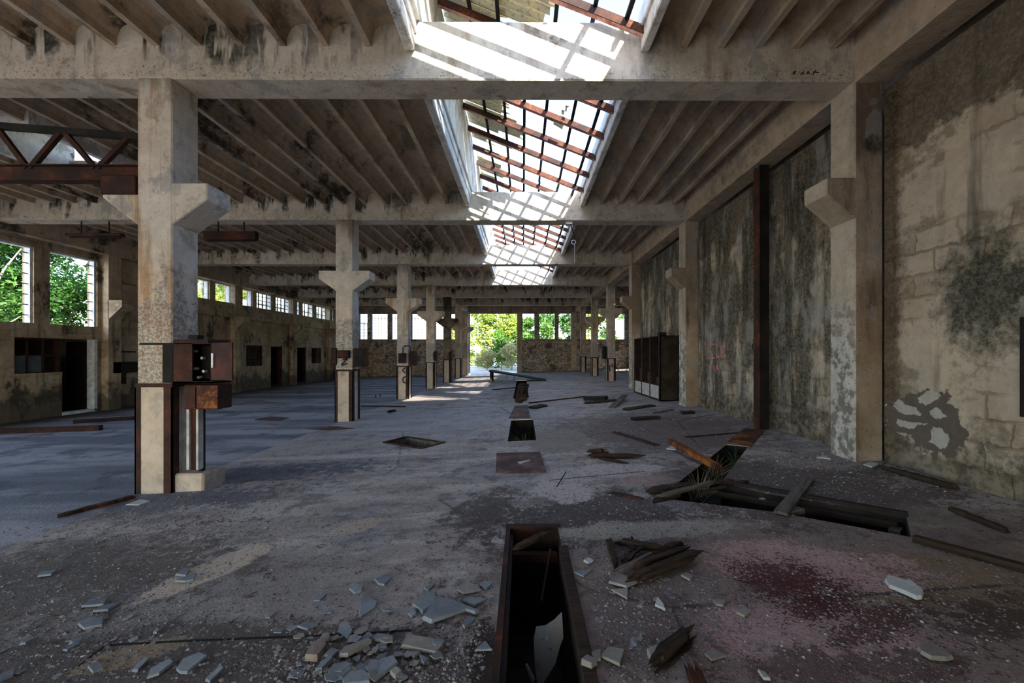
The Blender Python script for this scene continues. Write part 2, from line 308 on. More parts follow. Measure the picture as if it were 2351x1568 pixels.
def wall_mat(name, c1, c2, near=False, seed=0.0):
    k = Mat(name); xs = k.xyz(); Yv, Z = xs[1], xs[2]
    br = k.n.new('ShaderNodeTexBrick'); cb = k.n.new('ShaderNodeCombineXYZ')
    a = k.noise(2.2, 4, .6, k.map((1,1,1), loc=(seed,2,5))); b = k.noise(9, 6, .7); fine = k.noise(24, 8, .78)
    hor = Yv if name != 'end_wall_masonry' else xs[0]
    k.set(cb.inputs[0], k.math('ADD', hor, k.mul(a, .22))); k.set(cb.inputs[1], k.math('ADD', Z, k.math('ADD', k.mul(b, .09), k.mul(a, .12))))
    k.set(br.inputs['Vector'], cb.outputs[0]); br.inputs['Scale'].default_value = 1; br.inputs['Brick Width'].default_value = .46; br.inputs['Row Height'].default_value = .235
    br.inputs['Mortar Size'].default_value = .020; br.inputs['Mortar Smooth'].default_value = .9
    br.inputs['Color1'].default_value = (.95,.95,.95,1); br.inputs['Color2'].default_value = (.66,.60,.52,1); br.inputs['Mortar'].default_value = (.55,.48,.40,1)
    col = k.mix(k.step(a, .36, .62), c1, c2)
    worn = k.step(k.noise(1.0, 4, .6, k.map((1,1,1), loc=(1+seed,6,2))), .44, .60)
    col = k.mix(k.mul(worn, .8), col, br.outputs[0], 'MULTIPLY')
    st = k.noise(1, 5, .65, k.map((3.2,3.2,.30), loc=(seed,0,0)))
    col = k.mix(k.mul(k.step(st, .54, .70), .7), col, (.10,.085,.06))
    mo = k.noise(1.05, 7, .70, k.map((1,1,.62), loc=(seed,4,8)))
    if near:
        p = fl(2250, 1000)
        topband = k.step(k.math('ADD', Z, k.mul(k.math('SUBTRACT', k.noise(1.6,6,.65), .5), 2.2)), 3.55, 3.75); patina = k.step(k.noise(1.4,6,.66,k.map((1,1,1.4),loc=(0,5,1))), .52, .60); col = k.mix(k.mul(patina,.6), col, (.17,.13,.085))
        far = k.step(k.math('ADD', Yv, k.mul(a, .3)), 5.2, 5.5)
        dy = k.math('SUBTRACT', Yv, 3.78); dz = k.math('SUBTRACT', Z, 1.95)
        pd = k.math('SQRT', k.math('ADD', k.mul(k.mul(dy,dy), 3.2), k.mul(k.mul(dz,dz), 2.0)))
        patch = k.step(k.math('ADD', pd, k.mul(k.math('SUBTRACT', b, .5), 1.5)), .95, .45)
        low = k.step(k.math('ADD', Z, k.mul(k.math('SUBTRACT', b, .5), .9)), .72, .40)
        col = k.mix(k.mul(topband, .8), col, k.mix(k.step(fine, .45, .6), (.045,.036,.022), (.17,.13,.085)))
        col = k.mix(k.mul(patch, .92), col, k.mix(k.step(fine, .42, .62), (.018,.021,.017), (.14,.15,.11)))
        fm = k.mul(far, k.step(k.math('ADD', k.mul(mo,.6), k.mul(st,.4)), .43, .52))
        col = k.mix(k.mul(fm, .9), col, k.mix(k.step(fine, .40, .62), (.020,.021,.014), (.20,.185,.14)))
        grey = k.mul(far, k.step(k.noise(2.6, 5, .65, k.map((1,1,.5))), .50, .62)); col = k.mix(k.mul(grey, .6), col, (.36,.35,.33)); drk = k.mul(far, k.step(k.noise(1.0, 7, .7, k.map((2.2,2.2,.35),loc=(3,7,1))), .53, .60)); col = k.mix(k.mul(drk, .75), col, k.mix(k.step(fine,.42,.6), (.014,.015,.010), (.09,.085,.06))); edge = k.mul(k.step(k.math('ADD', Yv, k.mul(k.math('SUBTRACT', b, .5), .35)), 4.58, 4.72), k.step(Yv, 5.0, 4.95)); col = k.mix(k.mul(edge, .85), col, k.mix(k.step(fine,.42,.6), (.05,.036,.022), (.16,.11,.065)))
        col = k.mix(k.mul(low, .75), col, k.mix(k.step(b, .42, .58), (.05,.042,.03), (.20,.16,.11)))
        dy2 = k.math('SUBTRACT', Yv, 4.42); dz2 = k.math('SUBTRACT', Z, .72)
        pe = k.math('SQRT', k.math('ADD', k.mul(k.mul(dy2,dy2), 5.5), k.mul(k.mul(dz2,dz2), 6)))
        peel = k.step(k.math('ADD', pe, k.math('ADD', k.mul(k.math('SUBTRACT', a, .5), 1.6), k.mul(k.math('SUBTRACT', b, .5), .9))), .92, .88)
        wv = k.n.new('ShaderNodeVectorMath'); wv.operation = 'ADD'; k.set(wv.inputs[0], k.map((1,1,1.7))); nzc = k.n.new('ShaderNodeVectorMath'); nzc.operation = 'SCALE'; k.set(nzc.inputs[0], k.noise(3.0,4,.6,None,0,1)); nzc.inputs[3].default_value = .30; k.set(wv.inputs[1], nzc.outputs[0]); inn = k.vor(3.1, wv.outputs[0], 'DISTANCE_TO_EDGE')
        col = k.mix(peel, col, k.mix(k.step(k.math('ADD', inn, k.mul(k.math('SUBTRACT', b, .5), .14)), .15, .19), (.15,.125,.10), (.52,.49,.44)))
    else:
        col = k.mix(k.mul(k.step(mo, .55, .63), .88), col, (.045,.038,.028))
        low = k.step(k.math('ADD', Z, k.mul(k.math('SUBTRACT', a, .5), 2.2)), .55, .25)
        col = k.mix(k.mul(low, .8), col, (.075,.065,.055))
    col = k.mix(.6, col, k.mix(b, (.25,.22,.18), (1.1,1.08,1.05)), 'MULTIPLY')
    col = k.mix(k.mul(k.step(fine, .60, .67), .65), col, (.04,.035,.028))
    h = k.math('ADD', k.mul(br.outputs['Fac'], k.mul(worn, -.8)), k.math('ADD', b, k.mul(fine, .4)))
    k.bump(h, .8, .02); return k.done(col, .92)
M['floor'] = floor_mat(); M['floor_left'] = leftfloor_mat()
M['wall_right'] = wall_mat('mouldy_plastered_blockwork', (.62,.52,.40), (.55,.47,.38), True, 3.0)
M['wall_left'] = wall_mat('stained_left_wall', (.62,.51,.36), (.48,.38,.26), False, 11.0)
M['wall_end'] = wall_mat('end_wall_masonry', (.50,.43,.35), (.36,.30,.24), False, 5.0)
def rough_stone():
    k = Mat('rubble_masonry'); v = k.vor(4.2, k.map((1,1,1.5)), 'DISTANCE_TO_EDGE'); c = k.vor(4.2, k.map((1,1,1.5)), 'F1', 'Color'); n = k.noise(12, 5, .7)
    col = k.mix(k.xyz(c)[0], (.38,.33,.28), (.74,.69,.62)); col = k.mix(k.step(v, .06, .02), col, (.07,.055,.045))
    col = k.mix(k.mul(k.step(k.noise(1.2,5,.65), .54, .64), .8), col, (.08,.07,.06)); col = k.mix(.6, col, k.mix(n, (.25,.22,.2), (1.15,1.1,1.05)), 'MULTIPLY')
    k.bump(k.math('ADD', v, k.mul(n,.3)), .8, .03); return k.done(col, .95)
M['stone'] = rough_stone()
M['pit'] = plain('dark_pit_wall', (.017,.013,.010), .95, .5, 6)  # even near-black colour for pit walls and bottoms
M['ground'] = plain('sunlit_dusty_ground', (.56,.53,.47), .95, .2, 3)
M['house'] = concrete('pale_house_render', (.74,.72,.68), (.68,.66,.62), mlo=.75, mhi=.85, slo=.7, shi=.9)

# ------------------------------------------------------------------ setting
D = [-.35, 4.9, 10.05, 15.0, 19.5, 23.7, 27.8]       # front faces of the cross beams
BW = .40; ZB, ZT = 4.575, 5.25; ZRIB, ZCR = 4.95, 5.21
XR, XL, YE, YB = 4.15, -12.8, 31.8, -5.6

def poly_floor(name, outer, holes, mat, zoff=0.0):
    bm = bmesh.new(); es = []
    for loop in [outer]+holes:
        vs = [bm.verts.new((p[0], p[1], zf(p[0]))) for p in loop]
        es += [bm.edges.new((vs[i], vs[(i+1)%len(vs)])) for i in range(len(vs))]
    bmesh.ops.triangle_fill(bm, use_beauty=True, use_dissolve=False, edges=es)
    for f in list(bm.faces):
        c = f.calc_center_median()
        for h in holes:
            ins = False
            for i in range(len(h)):
                (x1,y1),(x2,y2) = h[i][:2], h[(i+1)%len(h)][:2]
                if (y1 > c.y) != (y2 > c.y) and c.x < (x2-x1)*(c.y-y1)/(y2-y1)+x1: ins = not ins
            if ins: bm.faces.remove(f); break
    for f in bm.faces:
        if f.normal.z < 0: f.normal_flip()
    me = bpy.data.meshes.new(name); bm.to_mesh(me); bm.free(); me.materials.append(mat)
    o = bpy.data.objects.new(name, me); COL.objects.link(o); o['kind'] = 'structure'; return o
def rect(x0, x1, y0, y1): return [(x0,y0),(x1,y0),(x1,y1),(x0,y1)]
NEARPIT = rect(-.105, .285, 1.2, 3.46)
MIDPIT = rect(-.245, .225, 6.94, 9.15)
FARPIT = rect(-.31, .20, 13.6, 22.6)
DIAM = [tuple(fl(u,v)[:2]) for u,v in ((881,1016.4),(967,1030.5),(1020,1016.4),(932.5,1003.4))]
TR1 = [tuple(fl(u,v)[:2]) for u,v in ((1563,1103),(1655,1107),(1718,1025),(1668,1021))]
TR2 = [tuple(fl(u,v)[:2]) for u,v in ((1510,1143),(1785,1176),(2092,1233),(2080,1184),(1750,1132),(1655,1108),(1562,1104))]
HOLES = [NEARPIT, MIDPIT, FARPIT, DIAM]
trench = TR2[:5]+[TR1[1], TR1[2], TR1[3], TR1[0]]      # the two arms of the trench are one opening
HOLES.append(trench)
floor_main = poly_floor('floor', [(-4.3,YB),(XR+.3,YB),(XR+.3,15.2),(12.3,15.2),(12.3,YE+.35),(-4.3,YE+.35)], HOLES, M['floor'])
poly_floor('floor', [(XL-3.2,YB),(-4.3,YB),(-4.3,YE+.35),(XL-3.2,YE+.35)], [], M['floor_left'])

def pit(name, loop, depth, label, mat=None, shelf=0):
    zs = [zf(p[0]) for p in loop]; zb = min(zs)-depth; n = len(loop); mb = MB()
    c = (sum(p[0] for p in loop)/n, sum(p[1] for p in loop)/n)
    out = []
    for i in range(n):   # offset outwards for wall thickness
        p0, p1, p2 = Vector(loop[i-1][:2]), Vector(loop[i][:2]), Vector(loop[(i+1)%n][:2])
        e1 = (p1-p0).normalized(); e2 = (p2-p1).normalized(); n1 = Vector((e1.y,-e1.x)); n2 = Vector((e2.y,-e2.x))
        b = (n1+n2); b = b/max(.3, b.length_squared/2) if b.length > .01 else n1
        out.append(p1+b*.05)
    area = sum(loop[i][0]*loop[(i+1)%n][1]-loop[(i+1)%n][0]*loop[i][1] for i in range(n))
    if area < 0: out = [Vector(loop[i][:2])*2-out[i] for i in range(n)]
    vs = [(p[0],p[1],z-.002) for p,z in zip(loop,zs)]+[(p[0],p[1],zb) for p in loop]+[(o.x,o.y,zf(o.x)-.012) for o in out]+[(o.x,o.y,zb-.05) for o in out]
    fs = []
    for i in range(n):
        j = (i+1)%n; fs += [(i,j,n+j,n+i),(2*n+i,3*n+i,3*n+j,2*n+j),(i,2*n+i,2*n+j,j)]
    fs += [tuple(range(n,2*n)), tuple(range(4*n-1,3*n-1,-1))]
    mb.add(vs, fs); o = mb.build(name, mat or M['pit'], loc=(c[0],c[1],zb)); return tag(o, label, 'pit')
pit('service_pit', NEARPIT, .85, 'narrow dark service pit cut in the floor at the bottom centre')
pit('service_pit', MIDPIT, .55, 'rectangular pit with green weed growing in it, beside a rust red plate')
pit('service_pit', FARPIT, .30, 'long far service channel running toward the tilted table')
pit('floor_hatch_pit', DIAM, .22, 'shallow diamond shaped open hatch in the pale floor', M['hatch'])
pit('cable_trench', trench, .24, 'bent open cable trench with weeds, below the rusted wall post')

def struct(name, mb, mat, bevel=0, label=None):
    o = mb.build(name, mat, bevel=bevel); o['kind'] = 'structure'
    if label: o['label'] = label
    return o
# right wall: panels set back between the pilasters, with a dark joint all round
wr = MB()
for a, b in ((YB,-.37),(.07,4.88),(5.32,10.03),(10.47,14.98)): wr.box(XR, XR+.3, a+.03, b-.03, -.1, ZB-.13)
struct('wall_right', wr, M['wall_right'])
struct('wall_right', MB().box(XR+.3, XR+.5, YB, 15.2, -.4, 5.3), M['wall_end'])
struct('wall_right', MB().box(XR+.3, 12.3, 15.2, 15.4, 0, 5.2), M['wall_end'])
struct('wall_right', MB().box(12, 12.3, 15.4, YE+.3, .2, 5.2), M['wall_end'])
# left wall
LW = [(9.55,11.22,2.22,4.23),(11.59,12.88,2.22,4.23),(10.79,11.9,.91,1.84),(11.9,12.85,-.28,1.84)]
HI = [(16.2,17.47),(17.8,18.76),(19.52,20.25),(20.55,21.82),(22.13,23.48),(23.84,24.55),(24.84,26.1),(26.5,27.8),(28.1,28.9),(29.3,30.6)]
LO = [(19.77,21.0,.83,1.82),(21.7,22.67,-.28,1.8),(24.2,25.15,-.28,1.77),(25.86,27.1,.83,1.78)]
NEARW = [(-4.9,-1.6,.9,4.3),(-1.0,2.2,.9,4.3),(2.6,5.6,.9,4.3),(6.0,9.2,2.22,4.23)]  # unseen windows nearer the camera, opened up to let in sky light
OPEN = LW+[(a,b,3.64,4.42) for a,b in HI]+LO+NEARW
struct('wall_left', wall_grid(MB(), 'x', XL-.3, XL, YB, YE+.3, -.4, 5.2, OPEN), M['wall_left'])
# ledge under the high windows, with brackets, and the pilasters of the left wall
lg = MB().box(XL, XL+.14, 13.3, YE, 3.0, 3.62); struct('trim_1', lg, M['wall_left'])
for i, y in enumerate((13.2,18.9,23.6,28.0)):
    b = MB().box(XL, XL+.22, y-.2, y+.2, -.32, 4.55)
    b.prism([(XL+.2,y-.2,2.45),(XL+.2,y-.2,3.05),(XL+.62,y-.2,3.05),(XL+.62,y-.2,2.85)], (0,.4,0))
    struct('trim_%d' % (i+2), b, M['wall_left'])
# rooms behind the low openings
def room(y0, y1, z1):
    x0 = XL-3.0; m = MB()
    m.box(x0-.2, x0, y0, y1, -.4, z1); m.box(x0, XL-.3, y0, y0+.15, -.4, z1); m.box(x0, XL-.3, y1-.15, y1, -.4, z1); m.box(x0-.2, XL-.3, y0, y1, z1, z1+.12)
    struct('wall_annex', m, M['wall_left'])
room(9.2, 13.3, 2.05); room(17.5, 28.2, 3.4)
# end wall
EWX = [(-12.2,-11.57),(-11.3,-10.07),(-9.8,-8.57),(-8.3,-7.07),(-6.8,-5.75),(-5.5,-4.75),(0.0,.88),(1.24,2.41),(2.7,3.62),(4.3,5.25),(5.55,6.5),(6.8,7.66),(9.0,10.2)]
EO = [(a,b,2.5,4.42) for a,b in EWX]+[(-4.14,-.42,-.3,4.42)]
struct('wall_back', wall_grid(MB(), 'y', YE, YE+.35, XL-.3, 12.3, -.4, 5.3, EO), M['stone'])
struct('trim_8', MB().box(XL, 12, YE-.10, YE, 4.42, 5.2).box(XL,-4.2,YE-.05,YE,2.36,2.5).box(-.40,7.7,YE-.05,YE,2.36,2.5), M['wall_end'])
pil = MB()
for x in (-4.3,-.42,3.65): pil.box(x, x+.38, YE-.12, YE, -.2, 4.5)
struct('trim_9', pil, M['beam'])

# cross beams and edge beams
for k, y in enumerate(D):
    x1 = XR if y < 16 else 12.0
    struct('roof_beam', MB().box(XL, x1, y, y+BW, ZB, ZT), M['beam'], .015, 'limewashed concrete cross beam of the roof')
struct('edge_beam', MB().box(3.84, 4.2, YB, YE, ZB-.02, ZT), M['rib'], .01, 'longitudinal concrete edge beam above the right wall')
struct('edge_beam', MB().box(-4.42, -4.05, 24.1, YE, ZB-.05, ZT), M['rib'], .01, 'longitudinal concrete beam above the far left columns')
struct('edge_beam', MB().box(XL, XL+.3, YB, YE, 4.42, ZT), M['rib'], .01, 'concrete edge beam above the left windows')
struct('wall_front', MB().box(XL, XR+.3, YB-.3, YB, 2.2, 5.3).box(-.6, XR+.3, YB-.3, YB, -.4, 2.2), M['wall_end'])  # unseen end wall; its wide low opening is shaped for warm bounce light

# ceilings: concrete ribs with shallow vaults between them
RL = [-1.29-.485*i for i in range(24)]; RRg = [1.43+.43*i for i in range(6)]
RM = [-.805+.485*i for i in range(5)]; RF = [4.35+.47*i for i in range(17)]
OPX0, OPX1 = -1.24, 1.36
LSK = (-9.0, -7.6, 6.6, 8.6)      # the roof light of the left aisle
RSK = (8.5, 10.5, 15.4, 19.4)
def vault(mb, xa, xb, y0, y1, n=8, hole=None):
    if hole and not (xb <= hole[0]+.02 or xa >= hole[1]-.02):
        if hole[2] > y0+.05: vault(mb, xa, xb, y0, hole[2], n)
        if hole[3] < y1-.05: vault(mb, xa, xb, hole[3], y1, n)
        return
    pts = []
    for i in range(n+1):
        t = i/n; pts.append((xa+(xb-xa)*t, ZCR-.17+.17*math.sqrt(max(0,1-(2*t-1)**2))))
    poly = [(x,y0,z) for x,z in pts]+[(xb,y0,5.30),(xa,y0,5.30)]
    mb.prism(poly, (0,y1-y0,0))
for bi in range(-1, len(D)):
    y0 = (YB if bi < 0 else D[bi]+BW); y1 = (D[bi+1] if bi+1 < len(D) else YE)
    if bi < 0: y1 = D[0]
    sky = bi in (0,1,2,3)
    xs = sorted(RL+(RRg if sky else RM+RRg)+(RF if y0 > 15 else []))
    mb = MB(); hole = None
    for a, b in zip(xs[:-1], xs[1:]):
        if sky and a < 0 < b: continue
        hole = LSK if bi == 1 and b < -5 else (RSK if bi == 3 and a > 5 else None)
        vault(mb, a+.035, b-.035, y0, y1, 8, hole)
    mb.box(XL-.3, xs[0], y0, y1, ZCR-.1, 5.3)
    if y0 < 15: mb.box(xs[-1], XR+.3, y0, y1, ZCR-.1, 5.3)
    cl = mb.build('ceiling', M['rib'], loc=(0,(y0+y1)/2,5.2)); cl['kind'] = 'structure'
    for x in xs:
        for hk, ys in ((LSK, (y0, LSK[2])), (RSK, (y0, RSK[2]))): pass
        segs = [(y0,y1)]
        if bi == 1 and LSK[0]+.05 < x < LSK[1]-.05: segs = [(y0,LSK[2])]
        if bi == 3 and RSK[0]+.05 < x < RSK[1]-.05: segs = []
        for a, b in segs:
            if b-a > .1: MB().prism([(x-.04,a,5.29),(x-.036,a,ZRIB),(x+.036,a,ZRIB),(x+.04,a,5.29)], (0,b-a,0)).build('rib', M['rib'], cl)
# ------------------------------------------------------------------ roof lights
def zroof(x): return 6.12-.40*(x+1.1)
for bi in (0,1,2,3):
    y0, y1 = D[bi]+BW, D[bi+1]
    c = MB()
    c.box(OPX0-.11, OPX0, y0, y1, 4.90, 5.1); c.box(OPX0-.075, OPX0+.02, y0, y1, 5.1, 5.30)
    c.prism([(OPX0+.0,y0-BW,5.25),(OPX0+.0,y0-BW,6.12),(OPX0+.14,y0-BW,6.12),(OPX0+.06,y0-BW,5.25)], (0,y1-y0+BW,0))
    struct('trim_curb_left', c, M['curb'], .012)
    c = MB(); c.box(OPX1, OPX1+.10, y0, y1, 4.90, 5.1); c.box(OPX1-.03, OPX1+.06, y0, y1, 5.1, 5.32); c.box(OPX1-.03,OPX1+.09,y0-BW,y0,5.25,5.32)
    struct('trim_curb_right', c, M['curb'], .012)
def corr_mat():
    k = Mat('yellowed_corrugated_sheet'); n = k.noise(3, 4, .6); f = k.noise(22, 4, .6)
    col = k.mix(k.step(n, .35, .65), (.62,.55,.36), (.50,.46,.36)); col = k.mix(k.mul(k.step(f, .52, .66), .6), col, (.25,.17,.08))
    k.done(col, .6); tr = k.n.new('ShaderNodeBsdfTranslucent'); k.set(tr.inputs[0], col); mx = k.n.new('ShaderNodeMixShader'); mx.inputs[0].default_value = .38
    k.t.links.new(k.b.outputs[0], mx.inputs[1]); k.t.links.new(tr.outputs[0], mx.inputs[2]); k.t.links.new(mx.outputs[0], k.n['Material Output'].inputs[0]); return k.m
M['sheet'] = corr_mat()
def sheet(parent, ya, yb, xa, xb, jag=.12, zo=.05):
    """corrugated sheet lying on the sloping lattice; the corrugations run down the slope; the lower edge is broken"""
    n = max(6, int((yb-ya)/.022)); vs = []; fs = []; e = xb
    for i in range(n+1):
        y = ya+(yb-ya)*i/n; dz = .022*math.sin(2*math.pi*y/.15)
        if i % 5 == 0: e = xb-R.random()*jag*(1 if R.random() < .7 else 2.2)
        for x in (xa, (xa+e)/2, e):
            vs += [(x, y, zroof(x)+zo+dz), (x, y, zroof(x)+zo+dz+.006)]
    for i in range(n):
        a = i*6; b = a+6
        for q in (0, 2): fs += [(a+q,a+q+2,b+q+2,b+q),(a+q+1,b+q+1,b+q+3,a+q+3)]
        fs += [(a+4,a+5,b+5,b+4),(a,b,b+1,a+1)]
    fs += [(0,1,3,2),(2,3,5,4),(6*n,6*n+2,6*n+3,6*n+1),(6*n+2,6*n+4,6*n+5,6*n+3)]
    return MB().add(vs, fs).build('corrugated_sheet', M['sheet'], parent)
BARX = [-.69,-.32,.03,.40,.82,1.18]
SL = ['rusted roof light lattice above the camera side of the first beam', 'rusted roof light lattice between the first and second beams, broken yellow sheets',
      'rusted roof light lattice between the second and third beams', 'rusted roof light lattice beyond the third beam, with a sagging frame']
for bi in (0,1,2,3):
    y0, y1 = D[bi]+(0 if bi else BW), D[bi+1]
    t = thing('skylight_lattice', (0,(y0+y1)/2,5.7), SL[bi], 'skylight', 'rusted roof light lattices over the nave')
    j = math.ceil((y0+.05-.89)/.78); y = .89+.78*j
    while y < y1-.02:
        R2 = (R.random()-.5)*.04
        pu = MB().bar((OPX0+.10,y+.02,zroof(OPX0+.1)-.125),(OPX1+.03,y+.02+R2,zroof(OPX1)-.125),.075,.012,(0,0,1)).build('purlin', M['rust_red'], t)
        MB().bar((OPX0+.10,y-.012,zroof(OPX0+.1)-.085),(OPX1+.03,y-.012+R2,zroof(OPX1)-.085),.012,.09,(0,0,1)).build('web', M['rust'], pu)
        y += .78
    for i, x in enumerate(BARX):
        dx = (R.random()-.5)*.03; a, b = y0, y1
        if bi == 1 and i == 2: a, b = y0+1.7, y1
        if bi == 0 and i != 4: a = 4.2
        MB().bar((x,a,zroof(x)),(x+dx,b,zroof(x+dx)),.022,.07,(0,0,1)).bar((x,a,zroof(x)-.035),(x+dx,b,zroof(x+dx)-.035),.05,.010,(0,0,1)).build('glazing_bar', M['dark_steel'], t)
    if bi == 0:
        sheet(t, .06, 1.9, -1.1, 1.45, .05)  # unseen sheet, placed to keep sun from passing under the first beam
        for ya, yb, xb in ((4.15,4.75,-.25),(4.75,4.9,.5)): sheet(t, ya, yb, -1.1, xb, .3)
    if bi == 1:
        for ya, yb, xa, xb in ((4.92,5.55,-1.1,.50),(5.5,6.3,-1.1,-.02),(6.3,7.1,-1.1,-.32),(7.1,7.9,-1.1,-.16),(7.95,8.7,-1.1,.06),(8.8,9.3,-1.1,-.22),(6.85,7.15,.70,.93),(7.25,7.6,.72,.98)): sheet(t, ya, yb, xa, xb, .28)
    if bi == 2:
        for ya, yb, xb in ((10.1,10.9,-.3),(11.0,11.6,-.62)): sheet(t, ya, yb, -1.1, xb, .3)
    if bi == 3:
        w = MB(); w.tube([(-1.1,16.6,5.45),(-.4,16.7,5.3),(.3,16.6,5.42),(1.2,16.7,5.35)], .025, 6); w.tube([(-.8,15.8,5.6),(-.2,16.8,5.35),(.1,16.2,5.5),(.5,17,5.2)], .02, 6)
        w.build('fallen_bar', M['dark_steel'], t)
# roof light of the left aisle
c = MB(); a0, a1, b0, b1 = LSK
c.box(a0-.1,a0,b0-.1,b1,4.9,5.9); c.box(a1,a1+.1,b0-.1,b1,4.9,5.42); c.box(a0,a1,b0-.1,b0,4.9,5.9)
struct('trim_curb_aisle', c, M['curb'])
t = thing('skylight_lattice', ((a0+a1)/2,(b0+b1)/2,5.7), 'partly glazed roof light over the left aisle, behind the crane bridge', 'skylight')
for i in range(5):
    x = a0+.2+i*.42; MB().box(x-.025,x+.025,b0,b1,5.72-.2*(x-a0),5.78-.2*(x-a0)).build('glazing_bar', M['dark_steel'], t)
def zroof_l(x): return 5.85-.2*(x-a0)
MB().hexa([(a0,b0,5.83),(a1,b0,5.43),(a1,b0+2.1,5.43),(a0,b0+2.1,5.83)],[(a0,b0,5.84),(a1,b0,5.44),(a1,b0+2.1,5.44),(a0,b0+2.1,5.84)]).build('corrugated_sheet', M['sheet'], t)
c = MB(); a0, a1, b0, b1 = RSK; c.box(a0-.1,a0,b0,b1,4.9,5.5); c.box(a1,a1+.1,b0,b1,4.9,5.5); struct('trim_curb_far', c, M['curb'])
# ------------------------------------------------------------------ columns
def column(x0, y0, w, label, sides=(-1,1), mat='column', sheath=1.08, zct=3.38, out=.40, dep=.40, band=True, group='left row of columns', base=None):
    """square column with its corbels; the foot wears steel corner angles around plaster panels"""
    zb = zf(x0+w/2)-.03; x1, y1 = x0+w, y0+dep
    t = thing('concrete_column', (x0+w/2, y0+dep/2, zf(x0+w/2)), label, 'column', group, 'thing')
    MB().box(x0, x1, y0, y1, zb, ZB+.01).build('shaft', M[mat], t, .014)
    for s in sides:
        xe = x1 if s > 0 else x0
        low = y0 == 4.9 and s < 0 and x0 < 0; zc = 3.247 if low else zct; tipz = .03 if low else .19; rootz = .36 if low else .49
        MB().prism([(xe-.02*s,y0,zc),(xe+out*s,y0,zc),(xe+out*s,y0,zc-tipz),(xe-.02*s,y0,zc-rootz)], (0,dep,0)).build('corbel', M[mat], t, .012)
    if sheath:
        e = .014
        for px, py in ((x0,y0),(x1,y0),(x0,y1),(x1,y1)):
            sx = 1 if px == x0 else -1; sy = 1 if py == y0 else -1
            wx = .05 if sx > 0 else .085
            MB().box(px-sx*e, px+sx*wx, py-sy*e, py+sy*.002, zb, sheath).box(px-sx*e, px+sx*.002, py-sy*e, py+sy*.085, zb, sheath).build('corner_angle', M['rust'], t)
        MB().box(x0-e,x1+e,y0-e-.002,y0+.002,sheath-.045,sheath).box(x1-.002,x1+e+.002,y0-e,y1+e,sheath-.045,sheath).box(x0-e-.002,x0+.002,y0-e,y1+e,sheath-.045,sheath).build('band', M['rust'], t)
        MB().box(x0+.05,x1-.085,y0-.006,y0+.002,zb,sheath-.045).build('base_panel', M['plaster'], t)
    return t
_b = MB.build
def build2(s, name, mat, parent=None, bevel=0, smooth=False, loc=None, label=None):
    o = _b(s, name, mat, parent, bevel, smooth, loc)
    if label: o['label'] = label
    return o
MB.build = build2
cx = [-4.42,-4.41,-4.43,-4.43,-4.42,-4.42]
LB = ['nearest left column of pale limewashed concrete with rusted steel foot and rusty switch cabinets',
      'second left column, white limewash, with dark boxes on three sides',
      'third left column, white, with a loop of conduit above its rusty box',
      'fourth left column, white, with blackened plaster between steel angles at its foot',
      'fifth left column, blackened by soot', 'sixth left column, just before the big doorway']
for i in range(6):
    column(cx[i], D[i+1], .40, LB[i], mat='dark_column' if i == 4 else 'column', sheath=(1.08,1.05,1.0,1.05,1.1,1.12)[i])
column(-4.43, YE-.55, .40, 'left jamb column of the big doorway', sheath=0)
RB = ['nearest right pilaster of stained limewashed concrete with corbel', 'second right pilaster, beside the rusted steel locker', 'third right pilaster at the end of the long wall']
for i in range(3):
    column(3.85, D[i+1], .33, RB[i], sides=(-1,), mat='pilaster', sheath=0, zct=3.46, out=.33, dep=.40, group='pilasters of the right wall')
MBL = ['nearest free column on the right, pale, with black marks on its foot', 'second free column on the right, with a red mark on its foot', 'third and farthest free column on the right']
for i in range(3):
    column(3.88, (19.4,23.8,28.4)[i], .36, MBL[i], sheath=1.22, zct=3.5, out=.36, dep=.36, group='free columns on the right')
column(3.86, -.35, .33, 'right pilaster behind the camera', sides=(-1,), mat='pilaster', sheath=0, zct=3.46, out=.33, group='pilasters of the right wall')
# ------------------------------------------------------------------ things on the columns
def boxpix(mb, u0, u1, v0, v1, Y, dep):
    a = at(u0, v1, Y); b = at(u1, v0, Y); return mb.box(a.x, b.x, Y, Y+dep, a.z, b.z)
def paint_strokes(name, pts_list, Y, w, mat, label, cat='graffiti', X=None):
    mb = MB()
    for pts in pts_list:
        P = [(atx(u,v,X) if X else at(u,v,Y)) for u,v in pts]
        for a, b in zip(P[:-1], P[1:]):
            d = (b-a).normalized(); n = Vector((1,0,0)) if X else Vector((0,1,0)); s = d.cross(n).normalized()*w/2
            mb.prism([a-s,b-s,b+s,a+s], n*.003)
    o = mb.build(name, mat, loc=P[0]); return tag(o, label, cat)
M['red_paint'] = plain('faded_red_paint', (.50,.20,.17), .9, .4, 20); M['black_paint'] = plain('black_paint', (.03,.028,.028), .8, .3, 20)
M['cement'] = concrete('broken_cement', (.20,.20,.20), (.13,.13,.135), mlo=.5, mhi=.62)
M['crate_white'] = plain('chalky_panel', (.42,.40,.37), .85, .25, 9)
